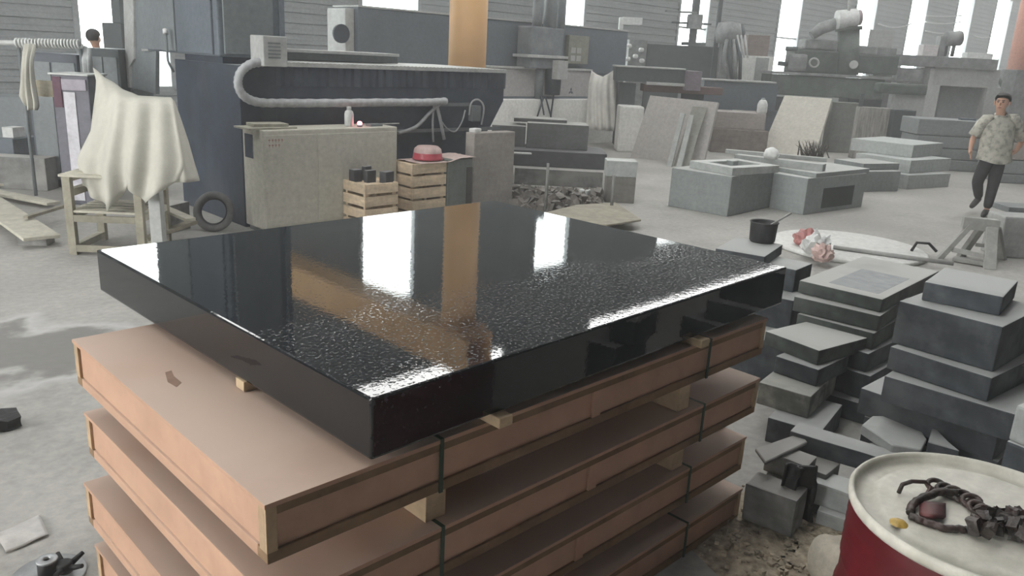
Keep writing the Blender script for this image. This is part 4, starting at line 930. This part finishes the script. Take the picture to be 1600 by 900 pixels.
# pale block stack
GW = 'pale blocks in the white stack'
wst = M('white_grey_stone', (.42, .445, .435), rough=.8, var=.07, scale=2, blot=.2, blotcol=(.34, .36, .35))
block('topmost block of the pale three-block stack', (1331, 216), (1428, 227), (1462, 222), .70, .225, wst, group=GW)
block('middle block of the pale three-block stack', (1338, 239), (1424, 251), (1458, 244), .472, .225, wst, group=GW)
block('lowest block of the pale three-block stack, on the floor', (1348, 262), (1420, 274), (1457, 267), .244, .243, wst, group=GW)
GB = 'grey slabs in the stack behind the man'
sg = M('hazy_grey_stone', (.24, .26, .26), rough=.8, var=.1, scale=2)
lv = [187, 213, 232, 249, 266, 286]
nm_ = ['topmost', 'second', 'third', 'fourth', 'lowest']
for k in range(5):
    zt_, zb_ = zA(1490, lv[k], 17.2), max(0, zA(1490, lv[k + 1], 17.2)) if k < 4 else 0.
    A = AH(1434 + 4 * k, 200, 17.2 - .02 * k); 
    solid('stone_slab', '%s grey slab of the wide stack left of the man' % nm_[k], 'stone slab', MB().box(0, 1.7, 0, .9, 0, zt_ - zb_ - .012, .02), sg, (A.x, A.y, zb_), -PI / 4 - .05, GB)
bar('thin dark plate lying on the wide grey stack left of the man', AH(1512, 183, 17.5).x, AH(1512, 183, 17.5).y, zA(1490, 187, 17.2) - .011, .32, .12, .04, greyb, 'metal_plate', 'plate', -.8)
GQ = 'slabs at the right frame edge behind the man'
for k, (yt, yb, c_) in enumerate(((196, 222, sg), (222, 250, bg2), (250, 272, sg), (272, 300, sg))):
    zt_, zb_ = zA(1590, yt, 15.5), zA(1590, yb, 15.5) if k < 3 else 0
    A = AH(1572 + 3 * (k % 2), 220, 15.5)
    solid('stone_slab', '%s slab of the stack cut by the right frame edge behind the man' % ('topmost grey', 'pinkish second', 'grey third', 'lowest grey')[k], 'stone slab', MB().box(0, 1.2, 0, .8, 0, zt_ - max(0, zb_) - .01, .02), c_, (A.x, A.y, max(0, zb_)), -PI / 4, GQ)
bar('dark flat slab on the floor at the right edge beyond the trestle', AH(1600, 315, 12.2).x, AH(1600, 315, 12.2).y, 0, .7, .5, .08, sg, 'stone_slab', 'stone slab', -.8)

# ------------------------------------------------------------------ far machines along the back wall
hz = M('far_dark_machine_paint', (.06, .072, .078), rough=.6, var=.2, scale=3)
hz2 = M('far_green_machine_paint', (.085, .105, .095), rough=.6, var=.25, scale=4, blot=.5, blotcol=(.17, .18, .17), blotscale=3)
hz3 = M('far_grey_machine_paint', (.24, .25, .25), rough=.6, var=.3, scale=5, blot=.5, blotcol=(.10, .11, .11), blotscale=4)
def cam_box(mb, x0_, y0_, x1_, y1_, D, dep, bev=.01):
    A, B = AH(x0_, (y0_ + y1_) / 2, D), AH(x1_, (y0_ + y1_) / 2, D); w_ = (B - A).xy.length; a_ = math.atan2((B - A).y, (B - A).x)
    zt_, zb_ = AH((x0_ + x1_) / 2, y0_, D).z, AH((x0_ + x1_) / 2, y1_, D).z
    mt_ = Matrix.Translation((A.x, A.y, 0)) @ Matrix.Rotation(a_, 4, 'Z')
    return mb.box(0, w_, 0, dep, max(0, zb_), zt_, bev, mat=mt_)
def machine(name, label, cat, base, parts):
    t = thing(name, label, cat, (base.x, base.y, 0))
    for nm, mb, mt_ in parts: T(mb, t).build(nm, mt_, t)
    return t
CB = cam_box
def CY(p0, p1, r, n=14): return MB().cyl(AH(*p0), AH(*p1), r, n=n)
machine('lathe_bed', 'long dark machine bed with a mauve end box behind the large leaning slab', 'machine', AH(1030, 200, 18), [
    ('bed', CB(MB(), 962, 107, 1072, 129, 18.0, .7), hz), ('bed_rail', CB(MB(), 962, 104.5, 1072, 107, 17.97, .72), lightg), ('end_box', CB(MB(), 1072, 111, 1096, 142, 17.8, .6), M('mauve_panel', (.20, .17, .20), rough=.6)),
    ('tray', CB(MB(), 1010, 129.5, 1072, 134, 17.9, .6), lightg), ('red_beam', CB(MB(), 1005, 134.5, 1130, 146, 18.1, .5), M('brown_red_beam', (.13, .085, .08), rough=.8)),
    ('pedestal', CB(MB(), 964, 129.5, 990, 228, 18.1, .5), hz), ('pedestal', CB(MB(), 1060, 146.5, 1096, 225, 18.2, .4), hz)])
machine('conveyor_beam', 'long blue-grey beam machine behind the gap between the leaning slabs', 'machine', AH(1150, 200, 19), [
    ('beam', CB(MB(), 1098, 128, 1214, 172, 20.6, .6), greyb), ('top_rail', CB(MB(), 1098, 125.5, 1214, 128, 20.55, .65), lightg), ('leg', CB(MB(), 1104, 172.5, 1122, 225, 20.7, .4), greyb), ('leg', CB(MB(), 1196, 172.5, 1212, 226, 20.7, .4), greyb)])
machine('far_cabinet', 'dark cabinet machine with pale valves under the third window', 'machine', AH(1050, 200, 23.5), [
    ('body', CB(MB(), 1006, 71, 1122, 190, 23.5, 1.0), hz), ('valve_block', CB(MB(), 978, 62, 1006, 190, 23.4, .6), hz3)] + [('valve', MB().lathe([(0, -.06), (.06, -.05), (.08, 0), (.06, .05), (0, .06)], 12, tuple(AH(x, y, 23.2)), cap=False), whitep) for x, y in ((981, 92), (983, 72), (1002, 78), (1003, 95), (993, 88))])
machine('bracket_lamp', 'angular white lamp on an arm in front of the back wall', 'lamp', AH(970, 200, 24), [
    ('shade', CB(MB(), 973, 27, 1004, 38, 24, .5), whitep), ('arm', CB(MB(), 966, 27, 973, 80, 24.05, .12), whitep), ('post', CB(MB(), 967, 80.5, 972, 215, 24.1, .1), greyp)])
machine('drill_press', 'thin dark drill press silhouetted in the third window', 'machine', AH(1090, 200, 25), [
    ('column', CB(MB(), 1082, -20, 1092, 75, 25.6, .25), hz), ('head', CB(MB(), 1077, 22, 1098, 45, 25.5, .4), hz3), ('table', CB(MB(), 1070, 66, 1103, 71, 25.4, .6), hz), ('spindle', CB(MB(), 1079, 45, 1084, 66, 25.4, .1), hz),
    ('arm', CB(MB(), 1040, 17, 1090, 20, 25.5, .1), hz3), ('arm', CB(MB(), 1050, 35, 1112, 38, 25.7, .1), hz), ('pedestal', CB(MB(), 1080, 71.5, 1098, 200, 25.6, .5), hz)])
machine('hose_machine', 'hazy grey machine hung with hoses right of the third window', 'machine', AH(1140, 200, 22.7), [
    ('body', CB(MB(), 1122, 62, 1150, 190, 22.7, .35), hz3), ('head', MB().lathe([(0, -.3), (.3, -.26), (.36, 0), (.3, .26), (0, .3)], 16, tuple(AH(1138, 52, 22.8)), cap=False), hz3), ('head', MB().lathe([(0, -.22), (.2, -.2), (.26, 0), (.2, .2), (0, .22)], 14, tuple(AH(1150, 50, 23.0)), cap=False), hz), ('mast', CB(MB(), 1118, -20, 1124, 130, 22.9, .12), hz)] +
    [('hose', MB().tube([AH(1136 + k * 5, 62, 22.5), AH(1130 + k * 9, 90, 22.3), AH(1138 + k * 6, 124, 22.4)], .05, 7), hz if k % 2 else hz3) for k in range(4)] + [('stick', CY((1152 + 6 * k, 55, 22.5), (1158 + 5 * k, 90, 22.3), .03, 6), lightg) for k in range(3)])
machine('white_cabinet', 'white cabinet carrying a brown box left of the fourth window', 'cabinet', AH(1180, 200, 23.4), [('body', CB(MB(), 1146, 87, 1202, 200, 23.4, .6), dust_white), ('door', CB(MB(), 1180, 90, 1200, 126, 23.37, .04), pale)])
fb('brown-fronted box standing on the white cabinet left of the fourth window', 1168, 55, 1202, 86.5, 23.5, .4, mat=M('brown_box_front', (.26, .21, .185), rough=.8), name='wooden_box', cat='box', z0=AH(1174, 87, 23.4).z)
D7 = 22.5
machine('radial_grinder', 'big green-grey machine tool with a raised white motor, before the fourth window', 'machine', AH(1300, 200, D7), [
    ('bed', CB(MB(), 1204, 120, 1382, 152, D7 - .4, 1.0, .03), hz2), ('bed_rail', CB(MB(), 1204, 116, 1400, 120, D7 - .45, 1.05), hz3), ('pedestal', CB(MB(), 1210, 152.5, 1250, 230, D7 - .3, .7), hz), ('pedestal', CB(MB(), 1320, 152.5, 1372, 230, D7 - .3, .7), hz),
    ('column', CY((1324, 118, D7), (1326, 48, D7), .28, 18), hz2), ('column_cap', CY((1326, 48, D7), (1326.2, 42, D7), .34, 18), hz2),
    ('head_body', CB(MB(), 1240, 78, 1312, 116, D7 - .1, .8, .05), hz2), ('saddle', CB(MB(), 1258, 62, 1310, 78, D7, .6, .05), hz3), ('gear_cover', CB(MB(), 1232, 84, 1262, 112, D7 - .4, .3, .08), hz3),
    ('arm', MB().tube([AH(1268, 56, D7), AH(1284, 44, D7), AH(1310, 36, D7), AH(1326, 40, D7)], [.12, .16, .16, .14], 10), hz3), ('motor', CY((1308, 31, D7 - .2), (1338, 28, D7 - .2), .24, 18), whitep), ('motor_cap', CY((1338, 28, D7 - .2), (1344, 27.5, D7 - .2), .20, 18), M('pink_grey_cap', (.38, .31, .33), rough=.6)),
    ('rod', CY((1325, 40, D7 - .3), (1329, -30, D7 - .3), .04, 8), lightg), ('hand_wheel', MB().tube([AH(1272 + 7 * math.cos(t), 98 + 7 * math.sin(t), D7 - .5) for t in [2 * PI * i / 16 for i in range(16)]], .025, 6, True), lightg), ('crank', CY((1216, 99, D7 - .3), (1240, 101, D7 - .3), .06, 8), hz), ('crank', CY((1228, 76, D7 - .3), (1246, 77, D7 - .3), .06, 8), hz),
    ('gearbox', CB(MB(), 1338, 86, 1404, 116, D7, .8, .04), hz2), ('gearbox_top', CB(MB(), 1336, 72, 1372, 86, D7 + .1, .6, .04), hz3), ('dial', CY((1334, 101, D7 - .45), (1334, 101, D7 - .4), .11, 14), lightg)])
fb('pale square plate leaning on the gearbox of the green-grey machine tool', 1358, 47, 1396, 74, D7 + .9, .06, mat=lightg, name='steel_plate', cat='plate', z0=AH(1366, 86, D7 + .1).z + .02 if False else AH(1376, 74, D7 + .9).z)
fb('tall dark stand behind the green-grey machine tool carrying the pale plate', 1362, 74.5, 1392, 190, D7 + .9, .3, mat=hz3, name='machine_stand', cat='stand')
# scrap and panels in front of it
fb('row of upright timber boards right of the cream leaning slab', 1340, 168, 1388, 222, 18.6, .25, mat=M('striped_grey_boards', (.28, .27, .25), rough=.85, var=.4, scale=6, stretch=(4, 4, .4)), name='board_stack', cat='boards')
fb('dark square box beside the upright timber boards', 1395, 172, 1428, 222, 18.35, .5, mat=hz, name='steel_box', cat='box')
fb('pale panel standing behind the dark square box', 1392, 148, 1440, 222, 19.6, .15, mat=lightg, name='standing_slab', cat='stone slab')
fb('grey-green stone panel right of the cream leaning slab', 1296, 160, 1340, 228, 19.8, .3, mat=M('grey_green_panel', (.20, .21, .19), rough=.8), name='standing_slab', cat='stone slab')
fb('short dark post standing on the upright boards', 1344, 146, 1350, 167.5, 18.7, .06, mat=hz, name='short_post', cat='post', z0=AH(1364, 168, 18.6).z)
fb('dark scrap metal heap on the pale panel', 1376, 131, 1450, 147.5, 19.5, .4, mat=hz2, name='scrap_heap', cat='scrap metal', z0=AH(1416, 148, 19.6).z, bev=.05)
# bench with a white front
D8 = 23.5
machine('work_bench', 'white-fronted bench with a recessed panel behind the man', 'bench', AH(1500, 200, D8), [
    ('worktop', CB(MB(), 1404, 89, 1560, 106, D8 - .1, .9, .01), hz3), ('front', CB(MB(), 1458, 106.5, 1562, 136, D8, .6), lightg), ('left_upright', CB(MB(), 1446, 106.5, 1466, 196, D8, .6), lightg), ('right_upright', CB(MB(), 1537, 136.2, 1562, 196, D8, .6), lightg),
    ('recess_panel', CB(MB(), 1466.5, 128, 1536.5, 196, D8 + .3, .3), M('hazy_recess', (.22, .24, .24), rough=.7)), ('left_tank', CB(MB(), 1404, 106.5, 1445, 130, D8 - .05, .6, .06), hz3), ('tank_stand', CB(MB(), 1408, 130.2, 1440, 196, D8, .5), hz2)])
zt_ = AH(1480, 89, D8 - .1).z
machine('bench_drill', 'bench drill silhouetted between the two right windows', 'machine', AH(1485, 90, D8 + .3), [
    ('motor', CY((1478, 61, D8 + .3), (1501, 60, D8 + .3), .20, 16), hz3), ('frame', CB(MB(), 1468, 56, 1478, 88.5, D8 + .25, .3, .02), hz3), ('leg', CY((1480, 66, D8 + .3), (1476, 88.5, D8 + .3), .05, 8), hz), ('leg', CY((1492, 66, D8 + .3), (1487, 88.5, D8 + .3), .05, 8), hz)])
fb('small white box on the bench left of the bench drill', 1442, 70, 1466, 88.6, D8 + .2, .3, mat=M('pale_pinkish_box', (.56, .53, .53), rough=.7), name='white_box', cat='box', z0=zt_)
fb('long white box on the right end of the bench', 1512, 83, 1552, 90, D8 + .2, .3, mat=whitep, name='white_box', cat='box', z0=zt_)
machine('valve_frame', 'grey-green valve frame between the bench and the pink column', 'machine', AH(1568, 200, D8 + 2.4), [('frame_panel', CB(MB(), 1556, 108, 1576, 235, D8 + 2.4, .3), hz3), ('pipe', CY((1558, 120, D8 + 2.3), (1576, 150, D8 + 2.3), .07, 10), hz2), ('valve', CY((1552, 116, D8 + 2.3), (1556, 116, D8 + 2.2), .12, 12), lightg)])
fb('dark cabinet at the right frame edge beside the pink column', 1580, 110, 1640, 200, 22.0, .6, mat=hz3, name='grey_cabinet', cat='cabinet')
# slack cables across the dark wall bays
cablem = M('pale_cable', (.55, .56, .56), rough=.6)
for k, (xa, xb, y, s) in enumerate(((1372, 1424, 37, 6), (1446, 1502, 34, 3), (1446, 1500, 48, 4), (1520, 1556, 55, 4), (1446, 1504, 24, 2))):
    pts = [WV(xa + (xb - xa) * t / 12, y + s * (1 - (t / 6 - 1) ** 2), WALL_V - .12) for t in range(13)]
    o_ = pts[0].copy(); solid('slack_cable', '%s slack pale cable strung on the wall between the right windows' % ('leftmost', 'middle', 'lower middle', 'rightmost', 'upper middle')[k], 'cable', MB().tube([p - o_ for p in pts], .035, 6), cablem, o_)

# ------------------------------------------------------------------ disc, bag, pipe and trestle behind the stone stacks
cdx = (G(1210, 385) + G(1440, 400)) / 2; 
white_d = M('white_round_board', (.60, .60, .58), rough=.7, var=.06, blot=.2, blotcol=(.48, .47, .45))
solid('round_board', 'large round white board lying on the floor behind the stone stacks', 'board', MB().lathe([(0, 0), (.80, 0), (.82, .01), (.82, .035), (.80, .045), (0, .045)], 64, cap=False), white_d, (cdx.x + .12, cdx.y + .06, 0))
def crumple(name, label, cat, px, py, z, sx, sy, sz, mats, seed):
    q = G(px, py, z); mb = MB(); bmesh.ops.create_icosphere(mb.bm, subdivisions=3, radius=1)
    for v in mb.bm.verts:
        k = 1 + .5 * mnoise.noise(v.co * 2.3 + Vector((seed, 0, 0))); v.co = Vector((v.co.x * sx * k, v.co.y * sy * k, (v.co.z + .75) * sz * k)); v.co.z = max(v.co.z, 0)
    return solid(name, label, cat, mb, mats, (q.x, q.y, z))
redp2 = M('pinkish_red_plastic', (.48, .20, .19), rough=.45, var=.2)
crumple('plastic_bag', 'crumpled white plastic bag on the round board', 'bag', 1272, 398, .046, .15, .13, .13, whitep, 1)
crumple('plastic_bag', 'crumpled faded red plastic bag on the round board', 'bag', 1258, 383, .046, .16, .12, .09, redp2, 5)
crumple('plastic_bag', 'small pink and white crumpled bag beside the middle stone stack', 'bag', 1284, 408, .046, .10, .10, .09, M('pale_pink_bag', (.50, .36, .33), rough=.5), 9)
A, B = G(1302, 386, .068), G(1490, 412, .068)
solid('grey_pipe', 'grey pipe lying across the near edge of the round board', 'pipe', MB().tube([(0, 0, 0), (B - A) * .5, B - A], .022, 10), M('grey_pipe', (.34, .34, .33), rough=.6), A)
A = G(1424, 392, .05); solid('black_strap', 'black looped strap lying on the right edge of the round board', 'strap', MB().tube([(0, 0, 0), (.06, -.02, .09), (.14, -.12, .09), (.18, -.2, .01)], .016, 6), blackm, A)
grw = M('dusty_grey_timber', (.33, .33, .31), rough=.85, var=.15, scale=5, blot=.3, blotcol=(.22, .22, .21), blotscale=3)
q0 = G(1530, 420)
tr = thing('trestle', 'low dusty timber trestle with splayed legs at the right below the man', 'trestle', (q0.x, q0.y, 0))
def TB(nm, a, b, w_, h_): T(MB().beam(AH(*a), AH(*b), w_, h_, bev=.004), tr).build(nm, grw, tr)
TB('top_beam', (1504, 347, 8.55), (1560, 353, 8.45), .10, .13)
TB('leg', (1516, 352, 8.50), (1466, 406, 8.55), .07, .05); TB('leg', (1536, 352, 8.55), (1498, 405, 8.75), .09, .05)
TB('leg', (1550, 356, 8.38), (1546, 422, 8.15), .11, .05); TB('leg', (1556, 356, 8.5), (1566, 412, 8.7), .09, .05)
TB('stretcher', (1488, 390, 8.52), (1548, 402, 8.22), .03, .05); TB('stretcher', (1524, 382, 8.66), (1560, 386, 8.6), .03, .04); TB('foot_board', (1490, 404, 8.45), (1552, 414, 8.2), .10, .04)
fbox('stone_trough', 'pale grey stone trough end right of the trestle, cut by the frame', 'trough', 1562, 340, 1640, 424, 8.75, .35, M('pale_trough_stone', (.37, .375, .365), rough=.85, var=.08), .02)

# ------------------------------------------------------------------ people
skin = M('skin', (.50, .29, .20), rough=.55, var=.06, scale=8, rnd=0, grime=.04)
hairm = M('black_hair', (.012, .011, .011), rough=.5, var=.3, scale=40, rnd=0)
shirtm = M('grey_camouflage_shirt', (.46, .45, .39), rough=.9, var=.15, scale=14, blot=.9, blotcol=(.17, .165, .14), blotscale=15, rnd=0, grime=.1)
trousm = M('dark_trousers', (.026, .027, .028), rough=.9, var=.25, scale=9, rnd=0)
shoem = M('dusty_black_shoes', (.035, .034, .033), rough=.7, var=.3, rnd=0)
def skinned(name, verts, edges, mat, parent, sub=2, root=0):
    me = bpy.data.meshes.new(name); me.from_pydata([tuple(v[0]) for v in verts], edges, []); o = bpy.data.objects.new(name, me); COL.objects.link(o); o.parent = parent; me.materials.append(mat)
    md = o.modifiers.new('skin', 'SKIN'); md.use_smooth_shade = True
    sv = me.skin_vertices[0].data
    for i, v in enumerate(verts):
        r = v[1]; sv[i].radius = (r, r) if not isinstance(r, tuple) else r
        sv[i].use_root = (i == root)
    s_ = o.modifiers.new('sub', 'SUBSURF'); s_.levels = sub; s_.render_levels = sub
    return o
def person(label, base, J, face, hair=True, shirt=shirtm, trousers=trousm, fingers=('R', 'L'), split=True):
    t = thing('person', label, 'person', base)
    b0 = Vector(base); P = {k: Vector(v) - b0 for k, v in J.items()}
    f = Vector((face[0], face[1], 0)).normalized(); up = Vector((0, 0, 1)); sd = f.cross(up)      # sd: the person's right
    V, E = [], []
    def add(p, r, par=None):
        V.append((Vector(p), r)); i = len(V) - 1
        if par is not None: E.append((par, i))
        return i
    pel = (P['hipR'] + P['hipL']) / 2; ch = (P['shR'] + P['shL']) / 2; hd = P['head']
    i0 = add(pel, .125); i1 = add(pel.lerp(ch, .4), .112, i0); i2 = add(pel.lerp(ch, .78), .125, i1); nk0 = add(ch + Vector((0, 0, .03)), .075, i2)
    nk = add(ch.lerp(hd, .40), .058, nk0); jaw = add(hd - up * .085 + f * .022, .058, nk); ck = add(hd - up * .04 + f * .012, .078, jaw); mid = add(hd + up * .02, .094, ck); top = add(hd + up * .075 - f * .008, .074, mid)
    for s in 'RL':
        sh = add(P['sh' + s], .058, i2); el = add(P['el' + s], .040, sh); mel = add(P['el' + s].lerp(P['wr' + s], .35), .042, el); wr = add(P['wr' + s], .026, mel)
        h = P['ha' + s]; pd = (h - P['wr' + s]).normalized(); lat = pd.cross(sd if abs(pd.dot(sd)) < .8 else f).normalized()
        pm = add(P['wr' + s] + pd * .045, .030, wr)
        for q, (o_, ln, rr_) in enumerate(((-.030, .062, .0085), (-.011, .074, .009), (.010, .070, .009), (.029, .055, .008))):
            k0 = add(P['wr' + s] + pd * .088 + lat * o_, .010, pm); k1 = add(V[k0][0] + pd * ln * .55 + f * .006, rr_, k0); add(V[k1][0] + pd * ln * .40 + f * .022, rr_ * .9, k1)
        th0 = add(P['wr' + s] + pd * .04 - lat * .034 + f * .01, .012, pm); add(V[th0][0] + pd * .035 - lat * .018 + f * .014, .0095, th0)
        hp = add(P['hip' + s], .092, i0); kn = add(P['kn' + s], .060, hp); cf = add(P['kn' + s].lerp(P['an' + s], .3), .056, kn); an = add(P['an' + s], .038, cf)
        td = Vector((P['to' + s].x - P['an' + s].x, P['to' + s].y - P['an' + s].y, P['to' + s].z - P['an' + s].z)).normalized()
        add(P['an' + s] + td * .08 + Vector((0, 0, -.035)), .036, an)
    skinned('body', V, E, skin, t)
    # trousers
    V2_, E2 = [], []
    def a2(p, r, par=None):
        V2_.append((Vector(p), r)); i = len(V2_) - 1
        if par is not None: E2.append((par, i))
        return i
    r0_ = a2(pel + up * .02, .150); a2(pel.lerp(ch, .22), .142, r0_)
    for s in 'RL':
        hp = a2(P['hip' + s] - up * .03, .112, r0_); m_ = a2(P['hip' + s].lerp(P['kn' + s], .5), .100, hp); kn = a2(P['kn' + s], .082, m_); c_ = a2(P['kn' + s].lerp(P['an' + s], .5), .074, kn); a2(P['an' + s] + up * .005, .060, c_)
    skinned('trousers', V2_, E2, trousers, t)
    for s in 'RL':
        td = (P['to' + s] - P['an' + s]).normalized(); a_ = P['an' + s]
        skinned('shoe', [(a_ + Vector((0, 0, -.01)) - td * .035, .045), (a_ + td * .05 + up * -.03, .047), (a_ + td * .12 + up * -.045, .042), (a_ + td * .17 + up * -.052, .030)], [(0, 1), (1, 2), (2, 3)], shoem, t)
    # loose shirt: lofted torso with an open flared hem, and short sleeves
    mb = MB(); R_ = []; n = 28
    ax_ = (P['shL'] - P['shR']); ax_.z = 0; ax_.normalize(); dp = up.cross(ax_)
    if dp.dot(f) < 0: dp = -dp
    for k, (tt, hw, hd_) in enumerate(((-.10, .245, .175), (-.06, .242, .170), (.15, .225, .155), (.40, .225, .150), (.65, .230, .150), (.85, .225, .135), (.97, .195, .112), (1.06, .105, .085), (1.10, .076, .074))):
        c_ = pel.lerp(ch, tt) if tt <= 1 else ch + up * ((tt - 1) * .55)
        R_.append([mb.bm.verts.new(c_ + ax_ * (hw * math.cos(2 * PI * i / n)) + dp * (hd_ * math.sin(2 * PI * i / n) * (1 + (.05 * math.sin(7 * 2 * PI * i / n + k) if k < 5 else 0))) + up * (.03 * math.cos(4 * PI * i / n) if k == 0 else 0)) for i in range(n)])
    mb.loft(R_, cap=False)
    so = mb.build('shirt', shirt, t); q = so.modifiers.new('t', 'SOLIDIFY'); q.thickness = .008; q2 = so.modifiers.new('s', 'SUBSURF'); q2.levels = q2.render_levels = 1
    for s in 'RL':
        d_ = P['el' + s] - P['sh' + s]
        MB().tube([P['sh' + s].lerp(ch, .45), P['sh' + s].lerp(ch, .08), P['sh' + s] + d_ * .28, P['sh' + s] + d_ * .6, P['sh' + s] + d_ * .92], [.070, .080, .080, .080, .086], 16).build('sleeve', shirt, so)
    mb = MB(); mb.tube([ch + up * .06 + ax_ * (.07 * math.cos(a)) + dp * (.075 * math.sin(a)) + up * (.02 * -math.sin(a)) for a in [2 * PI * i / 20 for i in range(20)]], .016, 6, True); mb.build('collar', shirt, so)
    # head details
    def blob(nm, c_, rx, ry, rz_, mt_, par=t, cut=None):
        m_ = MB(); bmesh.ops.create_icosphere(m_.bm, subdivisions=3, radius=1)
        for v in m_.bm.verts: v.co = c_ + sd * (v.co.x * rx) + f * (v.co.y * ry) + up * (v.co.z * rz_)
        if cut: bmesh.ops.delete(m_.bm, geom=[v for v in m_.bm.verts if cut(v.co - c_)], context='VERTS')
        for fc in m_.bm.faces: fc.smooth = True
        return m_.build(nm, mt_, par)
    if hair: blob('hair', hd + up * .050 - f * .016, .104, .112, .104, hairm, cut=lambda d: d.dot(f) > .06 and d.dot(up) < .045 or d.dot(f) > .01 and d.dot(up) < -.02 or d.dot(up) < -.085)
    blob('nose', hd + f * .104 - up * .012, .014, .020, .026, skin)
    for s in (-1, 1):
        blob('ear', hd + sd * (.094 * s) - up * .004, .012, .022, .034, skin)
        blob('eye', hd + sd * (.031 * s) + f * .088 + up * .016, .016, .010, .008, hairm)
        blob('eyebrow', hd + sd * (.032 * s) + f * .090 + up * .040, .024, .009, .006, hairm)
    blob('mouth', hd + f * .086 - up * .062, .026, .010, .008, M('lips', (.36, .15, .12), rough=.5))
    return t
Dm = 11.55
g0 = G(1540, 338); fc = (-CR * .75 - Vector((S2, S2, 0)) * .75)
def mj(x, y, d=0.): return AH(x, y, Dm + d)
J = dict(head=mj(1566, 161, -.02), shR=mj(1539, 187, .04), shL=mj(1586, 186, .02), elR=mj(1521, 214, .10), elL=mj(1598, 219, .12), wrR=mj(1516, 234, .0), wrL=mj(1586, 238, -.02), haR=mj(1517, 243, -.05), haL=mj(1577, 242, -.08),
         hipR=mj(1546, 246, .02), hipL=mj(1561, 246, .0), knR=mj(1527, 283, -.02), knL=mj(1552, 288, -.08), anR=mj(1529, 309, .28), anL=mj(1542, 327, -.04), toR=mj(1514, 322, .20), toL=mj(1533, 335, -.22))
person('man in a loose grey patterned shirt and dark trousers striding across the hall', (g0.x, g0.y, 0), J, (fc.x, fc.y))
# worker silhouetted in the leftmost window, bent forward behind the dark cabinets
Dw = 12.6
hb = AH(147, 61, Dw); bx = Vector((hb.x, hb.y, 0)); rt = Vector((S2, -S2, 0)); fd = Vector((S2, S2, 0))
def wj(r_, f_, z_): return bx + rt * r_ + fd * f_ + Vector((0, 0, z_))
k = hb.z
J2 = dict(head=wj(0, 0, k), shR=wj(-.17, .1, k - .27), shL=wj(.17, .1, k - .27), elR=wj(-.24, .0, k - .52), elL=wj(.24, -.05, k - .52), wrR=wj(-.15, -.25, k - .62), wrL=wj(.12, -.28, k - .62), haR=wj(-.10, -.33, k - .63), haL=wj(.08, -.36, k - .63),
          hipR=wj(-.09, .22, k - .78), hipL=wj(.09, .22, k - .78), knR=wj(-.10, .16, .52), knL=wj(.10, .18, .52), anR=wj(-.10, .22, .085), anL=wj(.10, .22, .085), toR=wj(-.10, .08, .03), toL=wj(.10, .08, .03))
person('worker in dark clothes silhouetted against the leftmost window', bx, J2, (1.0, .75), shirt=M('dark_work_jacket', (.07, .06, .065), rough=.9), trousers=trousm)

# ------------------------------------------------------------------ stone dust hanging in the air
hzm = bpy.data.materials.new('dust_haze'); hzm.use_nodes = True; nt = hzm.node_tree; nt.nodes.clear()
vs = nt.nodes.new('ShaderNodeVolumeScatter'); vs.inputs['Color'].default_value = (.98, .985, .98, 1); vs.inputs['Density'].default_value = HAZE; vs.inputs['Anisotropy'].default_value = .2
om = nt.nodes.new('ShaderNodeOutputMaterial'); nt.links.new(vs.outputs[0], om.inputs['Volume'])
tag(MB().box(-8.9, 74.7, -8.9, 16.4, .005, ROOF - .05).build('dust_haze', hzm), 'thin pale stone dust hanging in the air of the hall', 'haze', kind='stuff')
